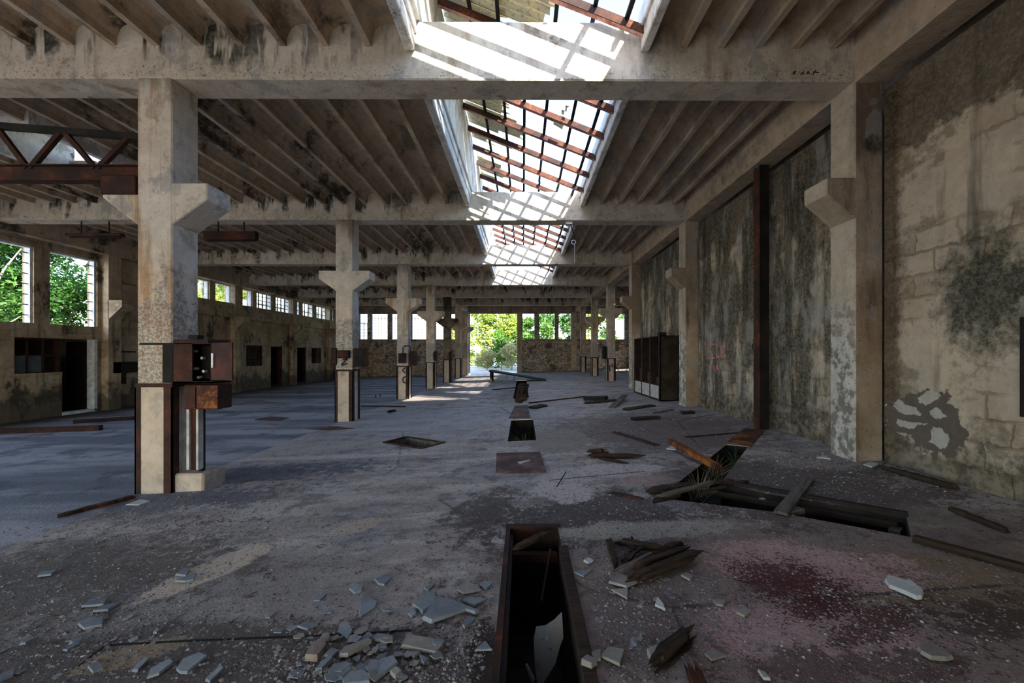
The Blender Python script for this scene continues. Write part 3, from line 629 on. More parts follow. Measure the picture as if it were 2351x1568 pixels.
# nearest left column
Y0 = 4.9
t = thing('switch_cabinet', at(440,880,4.84), 'open rusty switch cabinet on the nearest left column, door swung out', 'cabinet')
a = at(398,880,4.84); b = at(487,787,4.84)
MB().box(a.x,b.x,4.84,4.86,a.z,a.z+.02).box(a.x,at(441,0,4.84).x,4.84,4.86,a.z,b.z).box(a.x,a.x+.015,4.86,5.16,a.z,b.z).box(b.x-.015,b.x,4.84,5.16,a.z,b.z).box(a.x,b.x,4.84,5.16,b.z-.015,b.z).box(a.x,b.x,4.84,5.16,a.z,a.z+.015).box(a.x,b.x,5.15,5.165,a.z,b.z).build('housing', M['rust'], t)
ip = MB().box(at(444,0,4.9).x,b.x-.03,5.02,5.05,a.z+.04,b.z-.03); ip.build('back_panel', M['black'], t)
for u, v in ((452,806),(470,822),(455,846),(474,852),(462,866)):
    c = at(u,v,5.0); MB().tube([c,c+Vector((0,-.05,0))],.016,8).build('fuse', M['white_metal'], t)
a2 = at(486,872,4.83); b2 = at(548,787,4.83)
d = MB().prism([(a2.x,4.83,a2.z),(b2.x,4.72,a2.z+.0),(b2.x,4.72,b2.z),(a2.x,4.83,b2.z)], (.004,.016,0)); dd = d.build('door', M['door_red'], t)
MB().box(a2.x+.015,a2.x+.035,4.80,4.83,b2.z-.28,b2.z-.12).build('handle', M['white_metal'], dd)
boxpix(MB(), 398, 478, 779, 788, 4.82, .36).build('top_plate', M['rust'], t); boxpix(MB(), 432, 453, 769, 779, 4.9, .1).build('cable_gland', M['dark_steel'], t)
t = thing('junction_box', at(460,940,4.84), 'orange rusted junction box under the open switch cabinet', 'box')
boxpix(MB(), 422, 500, 884, 940, 4.86, .24).build('housing', M['rust'], t, .008); boxpix(MB(), 424, 448, 888, 937, 4.848, .014).build('side_cover', M['rust'], t); boxpix(MB(), 452, 499, 885, 938, 4.845, .016).build('cover', M['rust_hot'], t, .004)
t = thing('cable_channel', at(444,1080,4.9), 'rusted steel cable channel from junction box down to concrete plinth', 'channel')
boxpix(MB(), 434, 450, 940, 1079, 4.93, .03).build('web', M['rust'], t); boxpix(MB(), 428, 434, 940, 1079, 4.90, .08).build('flange', M['crate_white'], t); boxpix(MB(), 450, 455, 940, 1079, 4.90, .08).build('flange', M['crate_white'], t)
boxpix(MB(), 456, 463, 940, 1082, 5.0, .06).build('conduit', M['dark_steel'], t)
o = MB().box(-4.02,-3.68,4.92,5.3,zf(-3.8)-.03,zf(-3.8)+.20).build('concrete_plinth', M['plaster'], bevel=.02, loc=(-3.85,5.1,-.16)); tag(o, 'low concrete plinth at the foot of the nearest left column', 'plinth')
o = boxpix(MB(), 373, 397, 791, 879, 4.884, .016).build('blanking_plate', M['black'], loc=at(385,879,4.884)); tag(o, 'black plate on the front of the nearest left column', 'plate')
o = boxpix(MB(), 320, 398, 787, 792, 4.888, .012).build('steel_strap', M['dark_steel'], loc=at(360,790,4.888)); tag(o, 'thin dark strap round the nearest left column above its foot', 'strap')
# boxes on the other columns
def cbox(u0,u1,v0,v1,Y,dep,label,mat='rust',cover=True):
    t = thing('switch_box', at((u0+u1)/2,v1,Y), label, 'box'); boxpix(MB(),u0,u1,v0,v1,Y,dep).build('housing', M[mat], t, .01)
    if cover: boxpix(MB(),u0+(u1-u0)*.12,u1-(u1-u0)*.12,v0+3,v1-3,Y-.012,.013).build('cover', M['dark_steel' if mat == 'rust' else 'rust'], t)
cbox(759,772.5,799,838,10.02,.30,'dark switch box on the left side of the second left column','dark_steel')
cbox(774,801,804,822,9.96,.09,'black box on the front of the second left column','dark_steel')
cbox(811,836,799,842,10.0,.30,'rusty switch box on the right side of the second left column')
cbox(914,931,811,834,14.9,.10,'brown box on the front of the third left column')
cbox(940,952,806,840,14.95,.34,'rusty switch box on the right side of the third left column')
cbox(994,1003,806,829,19.5,.3,'rusty switch box on the right of the fourth left column')
cbox(1030,1037,807,826,23.7,.3,'small dark box on the right of the fifth left column','dark_steel')
cbox(1383.5,1393.5,795,824,19.4,.3,'tall black box on the left side of the nearest free right column','dark_steel',False)
o = MB().tube([at(u,v,14.93) for u,v in ((925,811),(925,798),(929,794),(938,794),(942,797),(942,806))], .018, 6).build('conduit_loop', M['dark_steel'], loc=at(930,811,14.9)); tag(o, 'bent grey conduit loop above the box on the third left column', 'conduit')
paint_strokes('graffiti_mark', [[(786,826),(797,823)],[(797,823),(784,838),(797,835)]], 10.040, .035, M['black_paint'], 'black zigzag mark on the front of the second left column')
paint_strokes('graffiti_mark', [[(930,844),(924,850),(930,856)],[(931,864),(925,868),(925,876),(931,880)]], 14.988, .05, M['black_paint'], 'black painted marks on the foot of the third left column')
paint_strokes('graffiti_mark', [[(1400,838),(1400,850),(1401,853)],[(1407,834),(1404,840),(1408,843)]], 19.384, .05, M['black_paint'], 'black marks on the foot of the nearest free right column')
paint_strokes('graffiti_mark', [[(1361,842),(1367,839)],[(1363,838),(1364,845)]], 23.784, .07, M['red_paint'], 'red mark on the foot of the second free right column')
paint_strokes('graffiti_mark', [[(1820,171),(1826,168),(1821,166),(1828,163)],[(1838,172),(1842,166),(1846,171)],[(1852,170),(1856,163),(1859,170)],[(1866,172),(1874,160)],[(1866,165),(1880,166)]], 4.897, .012, M['black_paint'], 'dark scribble-like peeling marks on the right end of the first beam')  # strokes stand in for marks taken as peeling
# red writing on the right wall
paint_strokes('wall_writing', [[(1641,790),(1628,791),(1628,823),(1641,822)],[(1644,788),(1644,820),(1652,819)],[(1665,794),(1655,797),(1655,819),(1666,816)],[(1655,808),(1664,806)]], 0, .032, M['red_paint'], 'faded red letters on the right wall, upper line', 'graffiti', 4.147)
paint_strokes('wall_writing', [[(1639,838),(1639,852)],[(1644,852),(1644,838),(1649,851),(1649,836)]], 0, .028, M['red_paint'], 'faded red letters on the right wall, lower shorter line', 'graffiti', 4.147)

# ------------------------------------------------------------------ crane bridge, lamps
t = thing('crane_bridge', (-8.5,5.1,3.25), 'rusted lattice crane bridge resting on the corbel of the nearest left column', 'crane')
MB().box(-12.4,-4.45,5.02,5.035,3.44,3.62).box(-12.4,-4.45,4.97,5.09,3.61,3.625).box(-12.4,-4.45,4.97,5.09,3.435,3.45).build('lower_chord', M['rust'], t)
zt = lambda x: 3.96+(-4.45-x)*.077 if x > -8.5 else 4.27-( -8.5-x)*.077
MB().bar((-8.5,5.03,zt(-8.5)),(-4.45,5.03,zt(-4.45)),.07,.07).build('upper_chord', M['dark_steel'], t); MB().bar((-8.5,5.03,zt(-8.5)),(-12.4,5.03,zt(-12.4)),.07,.07).build('upper_chord', M['dark_steel'], t)
x = -4.62
while x > -12.2:
    MB().bar((x,5.03,zt(x)),(x-.36,5.03,3.60),.05,.05).build('diagonal', M['rust'], t); MB().bar((x-.40,5.03,3.60),(x-.77,5.03,zt(x-.77)),.05,.05).build('diagonal', M['rust'], t); x -= .79
MB().box(-4.84,-4.44,4.90,5.28,3.25,3.47).build('end_carriage', M['rust'], t, .01)
for y in (4.98,5.2): MB().tube([(-4.7,y,3.27),(-4.58,y,3.27)],.0,6,.02)
def batten(u0,u1,v,Y,hh,label):
    a = at(u0,v,Y); b = at(u1,v,Y); t = thing('lamp_housing', ((a.x+b.x)/2,Y,a.z), label, 'lamp', None)
    MB().box(a.x,b.x,Y,Y+.14,a.z-hh/2,a.z+hh/2).build('tray', M['rust'], t, .01)
    MB().tube([(a.x+.06,Y+.07,a.z-hh/2-.02),(b.x-.06,Y+.07,a.z-hh/2-.02)],.02,8).build('tube_holder', M['dark_steel'], t)
    for q in (.25,.75):
        x = a.x+(b.x-a.x)*q; MB().box(x-.01,x+.01,Y+.06,Y+.08,a.z+hh/2,ZB+.01).build('hanger', M['dark_steel'], t)
batten(148,276,538,10.15,.07,'thin rusted lamp tray hanging left of the nearest left column'); batten(466,586,540,10.15,.20,'dark box shaped lamp housing hanging right of the nearest left column')
t = thing('hanging_hook', at(1306,512,10.2), 'white bracket and hanging rod with ring under the second beam', 'hook')
MB().box(at(1299,0,10.2).x,at(1313,0,10.2).x,10.12,10.3,ZB-.06,ZB).build('bracket', M['white_metal'], t)
MB().tube([at(1310,514,10.2),at(1321,550,10.2)],.012,6).build('rod', M['dark_steel'], t)
c = at(1317,556,10.2); MB().tube([c+Vector((math.cos(i*math.pi/6)*.05,0,math.sin(i*math.pi/6)*.05)) for i in range(13)],.008,6).build('ring', M['white_metal'], t)
MB().tube([at(1319,560,10.2),at(1319,606,10.2)],.004,5).build('cord', M['white_metal'], t)

# ------------------------------------------------------------------ right wall: post, locker, strips
t = thing('steel_post', (3.98,7.05,zf(4)), 'tall rusted steel post standing against the mouldy right wall', 'post')
MB().box(3.90,4.06,6.97,6.985,zf(4)-.02,4.53).box(3.90,4.06,7.115,7.13,zf(4)-.02,4.53).box(3.975,3.985,6.985,7.115,zf(4)-.02,4.53).build('section', M['dark_steel'], t)
MB().box(3.892,3.90,6.96,7.14,zf(4),4.5).build('face_plate', M['rust'], t)
MB().tube([atx(1736-9*math.sin(i*math.pi/8),783+26*i/8,3.9) for i in range(9)],.008,5).build('wire_loop', M['dark_steel'], t)
zl = zf(3.8)
t = thing('steel_locker', (3.85,12.4,zl), 'rusted steel locker with three open dark bays beside the second right pilaster', 'cabinet')
X0, X1, Y1, Y2, ZT2 = 3.62, 4.13, 11.2, 13.75, 1.90
MB().box(X0,X1,Y1,Y1+.02,zl,ZT2).build('side_sheet', M['rust_dim'], t); MB().box(X0,X1,Y2-.02,Y2,zl,ZT2).build('side_sheet', M['rust_dim'], t)
MB().box(X1-.02,X1,Y1,Y2,zl,ZT2).box(X0,X1,Y1,Y2,ZT2-.02,ZT2).box(X0,X1,Y1,Y2,zl,zl+.03).build('carcass', M['dark_steel'], t)
for i in range(4):
    y = Y1+.02+(Y2-Y1-.06)*i/3; MB().box(X0,X1-.02,y,y+.025,zl+.03,ZT2-.02).build('divider', M['dark_steel'], t)
    MB().box(X0-.012,X0+.03,y-.02,y+.04,zl,ZT2).build('frame_post', M['rust'], t)
for i in range(3):
    y = Y1+.04+(Y2-Y1-.06)*i/3; w = (Y2-Y1-.06)/3
    MB().box(X0-.004,X0+.008,y+.05,y+w-.06,zl+.05,zl+.40).build('lower_panel', M['crate_white'], t); MB().box(X0+.02,X1-.03,y,y+w,zl+.42,zl+.44).build('shelf', M['dark_steel'], t)
    MB().box(X0+.05,X1-.1,y+.15,y+.4,zl+.44,zl+.62+.1*i).build('switch_gear', M['rust'], t)
o = MB().box(3.7,3.9,11.5,11.7,1.90,2.0).build('metal_scrap', M['dark_steel'], loc=(3.8,11.6,1.9)); tag(o, 'dark scrap lying on top of the rusted locker', 'scrap')
o = MB().box(4.10,4.15,3.36,3.48,.9,1.72).build('conduit_box', M['dark_steel'], loc=(4.1,3.46,.9)); tag(o, 'tall dark box on the right wall at the edge of view', 'box')
c = Vector((6.1,26,zf(6.1)+.33)); t = thing('wheel_rim', c-Vector((0,0,.33)), 'thin bare wheel rim standing beyond the locker', 'wheel')
MB().tube([c+Vector((math.cos(i*math.pi/12)*.32,0,math.sin(i*math.pi/12)*.32)) for i in range(25)],.018,6).build('rim', M['dark_steel'], t)
for i in range(8): MB().tube([c,c+Vector((math.cos(i*math.pi/4)*.32,0,math.sin(i*math.pi/4)*.32))],.004,4).build('spoke', M['dark_steel'], t)

# left wall fittings
t = thing('fuse_panel', (-12.7,13.6,.5), 'dark rusted fuse panel on the left wall behind the nearest column', 'panel')
MB().box(XL,XL+.22,13.15,14.1,.82,1.16).build('housing', M['dark_steel'], t); MB().box(XL,XL+.06,13.2,13.75,.45,.82).build('frame', M['rust'], t); MB().box(XL+.05,XL+.065,13.38,13.6,.52,.76).build('plate', M['black'], t); MB().box(XL,XL+.05,13.5,13.54,1.16,1.5).box(XL,XL+.05,13.5,14.1,1.46,1.5).build('bracket', M['dark_steel'], t)

# ------------------------------------------------------------------ windows and doors
wi = [0]
M['glass'] = plain('dusty_dark_glass', (.06,.075,.085), .25, .3, 3)
def window(plane, p, a0, a1, z0, z1, nx, nz, bars='dark_steel', frame='white_metal', th=.05, miss=0.0, fr=True):
    wi[0] += 1; loc = (p,(a0+a1)/2,z0) if plane == 'x' else ((a0+a1)/2,p,z0)
    t = thing('window_%d' % wi[0], loc, None, None, None, 'structure')
    def B(mb, aa, ab, za, zb, q=.5): return mb.box(p-th*q,p+th*q,aa,ab,za,zb) if plane == 'x' else mb.box(aa,ab,p-th*q,p+th*q,za,zb)
    if fr:
        f = MB(); w = .05; B(f,a0,a0+w,z0,z1,1.4); B(f,a1-w,a1,z0,z1,1.4); B(f,a0+w,a1-w,z1-w,z1,1.4); f.build('frame', M[frame], t)
    g = MB(); n = 0
    for i in range(1,nx):
        a = a0+(a1-a0)*i/nx
        if R.random() >= miss: B(g,a-.012,a+.012,z0,z1); n += 1
    for j in range(1,nz):
        z = z0+(z1-z0)*j/nz
        if R.random() >= miss: B(g,a0,a1,z-.012,z+.012); n += 1
    if n: g.build('grille', M[bars], t)
    return t
for h in LW[:2]:
    t = window('x', XL-.12, *h, 1, 1)
    g = MB()
    for j in range(7):
        z = h[2]+.2+j*.27; g.box(XL-.14,XL-.10,h[1]-.16,h[1],z,z+.02)
    g.build('latch_stub', M['dark_steel'], t)
t = window('x', XL-.12, 10.79, 11.9, .91, 1.84, 3, 2, 'rust', 'rust'); MB().box(XL-.13,XL-.12,10.82,11.5,.93,1.38).build('pane', M['glass'], t)
for i, h in enumerate([(a,b,3.64,4.42) for a,b in HI]): window('x', XL-.12, *h, (1,1,1,4,4,3,3,3,3,3)[i], (1,1,1,4,4,3,3,3,3,3)[i])
window('x', XL-.06, *LO[0], 8, 6, 'dark_steel', 'rust', .03); window('x', XL-.06, *LO[3], 4, 3, 'rust', 'rust', .03)
for i, (y0,y1) in enumerate(((11.9,12.85),(21.7,22.67),(24.2,25.15))):
    t = thing('door_%d' % (i+1), (XL,(y0+y1)/2,-.28), None, None, None, 'structure'); m = 'white_metal' if i == 0 else 'rust'
    MB().box(XL-.2,XL+.02,y1-.08,y1+.01,-.28,1.84).box(XL-.2,XL+.02,y0,y1,-.30,-.22).build('frame', M[m], t)
    MB().box(XL-.85,XL-.22,y1-.05,y1-.01,-.26,1.78).build('leaf', M['dark_steel'], t)
for i, (a,b) in enumerate(EWX): window('y', YE+.12, a, b, 2.5, 4.42, max(2,int((b-a)/.24)), 8 if i < 6 else 7, 'dark_steel', 'white_metal', .04, .3 if i > 5 else .1, i < 6)
for h in NEARW: window('x', XL-.12, *h, 4, 4)

# ------------------------------------------------------------------ floor plates, table, timbers
def plate(name, pix, label, mat='rust', th=.012, cat='plate', lift=0.0):
    P = [fl(u,v,lift) for u,v in pix]; c = sum(P,Vector())/len(P); o = MB().prism(P,(0,0,th)).build(name, M[mat], loc=c); return tag(o,label,cat)
M['plate'] = rust('dusty_red_plate', (.055,.03,.027), (.12,.062,.052), (.20,.13,.11), .5, 0.0)
plate('cover_plate', ((1138,1088),(1255,1087),(1240,1039),(1140,1042)), 'rust red cover plate in front of the pit with the green weed','plate')
plate('cover_plate', ((1168,961),(1217,961),(1212,931),(1182,932)), 'rusted cover plate farther up the service channel','plate')
plate('cover_plate', ((1668,1016),(1724,1026),(1755,988),(1709,985)), 'brown rusted cover plate at the foot of the steel post','rust_hot')
plate('cover_plate', ((583,964),(640,967),(665,960),(620,956)), 'rusty floor plate left of the second left column','plate',.006)
plate('cover_plate', ((702,985),(760,989),(815,984),(760,978)), 'rusty floor plate in front of the second left column','plate',.006)
t = thing('tilted_table', (-.2,22.3,0), 'collapsed long metal table tilted on two legs before the big doorway', 'table')
MB().hexa([(-1.72,21.6,.50),(1.2,21.4,.03),(1.2,22.9,.04),(-1.72,23.1,.50)],[(-1.72,21.6,.57),(1.2,21.4,.08),(1.2,22.9,.09),(-1.72,23.1,.57)]).build('top', M['dark_steel'], t)
for x,y,zt_ in ((-1.62,21.7,.5),(-1.62,23,.5)): MB().box(x-.05,x+.05,y-.05,y+.05,zf(x),zt_).build('leg', M['dark_steel'], t)
for x,zz in ((-.75,.36),(-.4,.3)): MB().bar((x,21.65,zz),(x-.06,21.65,zz-.22),.03,.03).build('brace', M['dark_steel'], t)
def timberpiece(name, p, q, w, h, label, mat='wood', la=0.0, lb=0.0, cat='timber', rough=True, group=None):
    a = fl(*p, la+h/2); b = fl(*q, lb+h/2); d = b-a; L = d.length; n = max(6,int(L/.035)); mb = MB()
    rz = math.atan2(d.y,d.x); ry = -math.asin(d.z/L); rr = R.random
    k = .34 if rough else .03; strands = [(0,0,1,1,0,1)]
    if name in ('rotten_timber','timber_stub','charred_bundle'):      # rotted apart along the grain
        strands = [((rr()-.5)*.75,(rr()-.5)*.7,.30+.25*rr(),.30+.3*rr(),.16*rr() if q else 0,1-.22*rr() if q else 1) for q in range(9)]
    for oy, oz, sw, sh, t0, t1 in strands:
        vs = []; m = max(6,int(n*(t1-t0))); dy = (rr()-.5)*.25*(len(strands) > 1)
        for i in range(m+1):
            t = t0+(t1-t0)*i/m; e = (.8 if rough and i in (0,m) else 1)
            if len(strands) > 1: e = min(1,.25+5*min(i,m-i)/m)
            for sy, sz in ((-1,-1),(1,-1),(1,1),(-1,1)): vs.append((L*t+(rr()-.5)*(.10 if rough and i in (0,m) else 0), (oy+dy*t)*w+sy*w/2*sw*e*(1-k*rr()), oz*h+sz*h/2*sh*e*(1-k*rr())))
        mb.add(vs,[(4*i+j,4*i+(j+1)%4,4*i+4+(j+1)%4,4*i+4+j) for i in range(m) for j in range(4)]+[(3,2,1,0),(4*m,4*m+1,4*m+2,4*m+3)])
    o = mb.build(name, M[mat]); o.location = a; o.rotation_euler = (0,ry,rz); return tag(o,label,cat,group)
TP = timberpiece
TP('rotten_timber',(1446,1324),(1603,1266),.12,.085,'thick splintered dark beam lying right of the near pit')
TP('broken_lath',(1397,1238),(1415,1300),.05,.05,'short dark slat standing across the left end of the splintered beam pile')
TP('broken_lath',(1422,1242),(1530,1262),.05,.05,'long dark slat behind the splintered beam')
TP('broken_lath',(1530,1262),(1560,1250),.05,.06,'stub of dark slat at the far tip of the splintered beam')
TP('broken_lath',(1420,1310),(1500,1268),.03,.03,'thin grey stick within the splintered beam pile','wood_grey',.02,.05)
TP('timber_stub',(1500,1520),(1590,1446),.095,.075,'short rotten timber stub near the bottom edge, right of the pit')
TP('timber_stub',(1588,1536),(1626,1620),.06,.04,'dark board end cut by the bottom edge of the view','rust',.02,.02)
TP('charred_bundle',(1350,1046),(1482,1047),.10,.06,'charred wood lying on the pale patch before the locker')
TP('charred_bundle',(1378,1052),(1440,1062),.05,.04,'thin charred strip in front of the charred wood on the pale patch')
TP('charred_bundle',(1352,1040),(1392,1036),.14,.09,'knotty charred end behind the charred wood on the pale patch')
TP('steel_channel',(1539,1012),(1650,1074),.09,.06,'rusted steel channel lying slanted into the weedy trench','rust_hot',.10,.01,'channel',False)
TP('grey_plank',(1857,1098),(1792,1178),.10,.022,'short grey plank laid across the cable trench','wood_grey',.01,.012,'plank',False)
TP('grey_plank',(1404,936),(1436,906),.16,.02,'grey board lying slanted in front of the locker','wood_grey',0,.12,'plank',False)
TP('wood_block',(1812,1180),(1836,1174),.10,.07,'small grey wood block beside the plank over the trench','wood_grey',-.06,-.06,'block',False)
TP('wood_block',(2043,1222),(2070,1228),.12,.08,'pale wood block in the right end of the trench','wood_grey',-.16,-.16,'block',False)
TP('dark_slab',(1452,962),(1512,958),.20,.05,'flat dark slab lying between trench and locker','dark_steel',0,0,'slab',False)
TP('dark_slab',(1566,948),(1592,946),.12,.06,'small black block at the foot of the second right pilaster','dark_steel',0,0,'block',False)
TP('broken_crate',(1344,914),(1392,914),.45,.10,'low black broken crate on the floor before the locker','dark_steel',0,0,'crate',False)
TP('plank_strip',(1412,992),(1510,1022),.12,.02,'half buried brown plank left of the cable trench','wood')
TP('plank_strip',(1575,1003),(1690,994),.05,.02,'thin dark strip running to the plate by the steel post','wood')
TP('plank_strip',(1398,1130),(1470,1144),.06,.02,'short brown plank left of the trench corner','rust')
TP('plank_strip',(1496,1126),(1600,1112),.12,.05,'dark broken board at the corner of the trench')
TP('plank_strip',(1520,1138),(1630,1108),.05,.04,'slim dark board over the left mouth of the trench','wood_grey',.03,.03)
TP('plank_strip',(1504,1148),(1560,1136),.05,.04,'stubby dark board at the left mouth of the trench')
TP('plank_strip',(1652,1112),(1712,1106),.06,.03,'small dark stick right of the trench corner')
TP('trench_rail',(1640,1132),(2060,1207),.05,.05,'rusted rail running inside the cable trench','rust_dim',-.10,-.10,'rail',False)
TP('trench_edge_board',(1660,1107),(2084,1183),.05,.05,'dark timber edging on the far side of the cable trench','dark_steel',-.02,-.02,'board',False)
TP('floor_edge_board',(2098,1236),(2372,1310),.06,.045,'long brown timber edging running out of the trench to the right','wood',0,0,'board',False)
TP('skirting_board',(2034,1075),(2190,1118),.07,.06,'dark charred board along the foot of the right wall','wood',0,0,'board')
TP('skirting_board',(2190,1170),(2312,1218),.06,.04,'dark thin board lying on the floor below the right wall','wood')
TP('rusted_girder',(-60,992),(232,982),.12,.11,'rusted girder lying along the foot of the left wall','rust',0,0,'girder',False)
TP('rusted_girder',(170,968),(330,958),.10,.09,'second rusted girder behind the nearest left column','rust',0,0,'girder',False)
TP('iron_strip',(142,1182),(306,1140),.07,.04,'rusted iron strip left of the nearest column foot','rust',0,0,'strip')
TP('thin_bar',(830,932),(930,933),.05,.03,'thin dark bar on the floor between second and third left columns','dark_steel',0,0,'bar',False)
TP('thin_bar',(892,945),(908,942),.12,.06,'small dark lump in front of the thin floor bar','dark_steel',0,0,'lump')
TP('pit_stick',(1186,1258),(1258,1222),.06,.04,'dark broken stick lying beyond the far end of the near pit')
TP('long_pole',(1215,925),(1345,910),.05,.04,'long dark pole lying right of the far service channel','wood',0,0,'pole')
TP('long_pole',(1128,895),(1182,890),.06,.04,'dark pole lying left of the far service channel','wood',0,0,'pole')
TP('far_debris',(1345,925),(1420,918),.3,.05,'dark rag of debris between crate and locker','wood')
TP('far_debris',(1435,940),(1500,930),.25,.04,'dark debris strip at the foot of the locker','wood')
TP('far_debris',(1222,936),(1250,930),.3,.06,'dark plank bit right of the far cover plate','wood')
TP('far_debris',(1500,948),(1545,940),.1,.03,'grey strip by the near end of the locker','wood_grey')
for i in range(7): TP('channel_rubble',(1186+R.random()*22,884+i*3),(1192+R.random()*20,882+i*3.2),.22,.16,'dark rubble lump at the far end of the service channel','wood',R.random()*.08,R.random()*.08,'rubble',True,'rubble lumps in the far channel')
for i in range(5): TP('channel_rubble',(1182+R.random()*14,905+i*4),(1194+R.random()*14,904+i*4.2),.16,.10,'brown plank scrap in the middle of the far service channel','rust',-.05+R.random()*.08,-.05+R.random()*.08,'rubble',True,'plank scraps in the far channel')
for u,v,lab in ((862,912,'small upright bolt on the floor right of the third left column'),(872,910,'second small bolt on the floor by the third left column')):
    p = fl(u,v); o = MB().tube([p,p+Vector((.02,0,.09))],.02,6).build('floor_bolt', M['dark_steel'], loc=p); tag(o,lab,'bolt')
for i in range(9):
    u, v = 1430+R.random()*120, 1250+R.random()*55; TP('wood_splinter',(u,v),(u+(R.random()-.3)*60,v-R.random()*26),.02+.02*R.random(),.02,'thin rotten splinter in the splintered beam pile','wood',.01*R.random(),.03*R.random(),'splinter',True,'splinters of the rotten beam pile')
for i in range(8):
    u, v = 1500+R.random()*150, 1108+R.random()*30; TP('wood_splinter',(u,v),(u+20+R.random()*60,v-R.random()*14),.03,.025,'thin dark splinter at the corner of the cable trench','wood',.01*R.random(),.03*R.random(),'splinter',True,'splinters at the trench corner')
# rim of the hatch
rim = MB()
for i in range(4):
    a, b = DIAM[i], DIAM[(i+1)%4]; rim.bar((*a,zf(a[0])+.004),(*b,zf(b[0])+.004),.05,.02)
o = rim.build('hatch_rim', M['rust'], loc=(*DIAM[0],zf(DIAM[0][0]))); tag(o,'rusted angle iron rim of the diamond shaped hatch','rim')
# frame round the near pit
t = thing('pit_surround', (.09,2.4,0), 'rusted and rotten frame around the mouth of the near service pit', 'frame')
MB().box(-.135,-.10,1.2,3.50,-.12,.012).build('side_rail', M['rust'], t); MB().box(-.10,-.075,1.2,3.44,-.16,-.03).build('inner_ledge', M['dark_steel'], t)
MB().box(.265,.325,1.2,3.1,-.13,.022).build('side_rail', M['wood'], t); MB().box(-.135,.31,3.44,3.50,-.10,.02).build('end_rail', M['rust'], t); MB().box(-.08,.27,3.30,3.36,-.20,-.14).build('cross_bar', M['rust'], t)
MB().bar((.21,3.2,-.05),(.13,2.95,-.30),.014,.014).build('stick', M['wood'], t)
P = [(1150+x/3.843, 1160+y/3.843) for x,y in ((290,1200),(312,1100),(400,1085),(470,1040),(540,968),(552,1170),(520,1250),(480,1400),(330,1640),(300,1440))]
o = MB().prism([at(u,v,2.24+.0006*(v-1412)*-1) for u,v in P],(0,.022,.004)).build('cement_sheet', M['cement'], loc=at(1257,1560,2.2)); tag(o,'broken grey cement sheet standing in the near service pit','sheet')
o = MB().prism([at(u,v,2.05) for u,v in ((1207,1528),(1211,1527),(1228,1560),(1222,1572))],(0,.012,0)).build('cement_splinter', M['cement'], loc=at(1215,1560,2.05)); tag(o,'thin grey splinter left of the cement sheet in the near pit','splinter')
# joints cut in the floor
jm = MB()
for pts in (((242,1482),(420,1472),(700,1461),(830,1455),(945,1447)),((242,1482),(205,1510),(180,1530)),((1260,1103),(1480,1082)),((1300,1083),(1278,1118))):
    for a, b in zip(pts[:-1], pts[1:]):
        A = fl(*a,.0005); B_ = fl(*b,.0005); s = Vector((0,.007,0)) if abs(B_.x-A.x) > abs(B_.y-A.y) else Vector((.006,0,0)); jm.prism([A-s,B_-s,B_+s,A+s],(0,0,.002))
struct('trim_floor_joint', jm, M['black'])
# ------------------------------------------------------------------ slate and plaster shards
def shard_mat(name, c1, c2):
    k = Mat(name); n = k.noise(5, 5, .65); f = k.noise(40, 3, .6); col = k.mix(k.step(n,.35,.65), c1, c2); col = k.mix(.4, col, k.mix(f,(.4,.4,.4),(1.1,1.1,1.1)),'MULTIPLY')
    k.bump(k.math('ADD', n, k.mul(f,.4)), .4, .01); return k.done(col, .8)
M['slate'] = shard_mat('grey_slate', (.185,.205,.225), (.255,.275,.29)); M['slate_warm'] = shard_mat('dusty_fragment', (.24,.22,.19), (.31,.28,.24)); M['bone'] = shard_mat('pale_plaster_piece', (.44,.44,.41), (.52,.52,.48)); M['brick'] = shard_mat('broken_brick', (.22,.14,.09), (.32,.26,.22))
def shard(pix, label, mat='slate', th=.018, tilt=.012, name='slate_shard', group=None, cat='shard'):
    th *= .62
    P = [fl(u,v) for u,v in pix]; c = sum(P,Vector())/len(P); c.z = zf(c.x); n = len(P); a = R.random()*6.28; sx, sy = math.cos(a), math.sin(a)
    r = max((p-c).length for p in P)+1e-6; lo = []; hi = []
    for p in P:
        q = p-c; l = tilt*.45*(1+(q.x*sx+q.y*sy)/r)*.5+.001; dz = zf(p.x)-c.z
        j = Vector(((R.random()-.5)*.012*min(1,r*4),(R.random()-.5)*.012*min(1,r*4),0)); lo.append(q*1.02+j+Vector((0,0,l))); hi.append(Vector((q.x*.97,q.y*.97,q.z+l+th)))
    f = [tuple(range(n-1,-1,-1)),tuple(range(n,2*n))]+[(i,(i+1)%n,(i+1)%n+n,i+n) for i in range(n)]
    o = MB().add(lo+hi,f).build(name, M[mat]); o.location = c; return tag(o,label,cat,group)
def Z2(*q): return [(700+x/3.843,1160+y/3.843) for x,y in q]
def Z3(*q): return [(1150+x/3.843,1160+y/3.843) for x,y in q]
def Z4(*q): return [(1740+x/3.843,1160+y/3.843) for x,y in q]
def Z1(*q): return [(x/2.904,1028+y/2.904) for x,y in q]
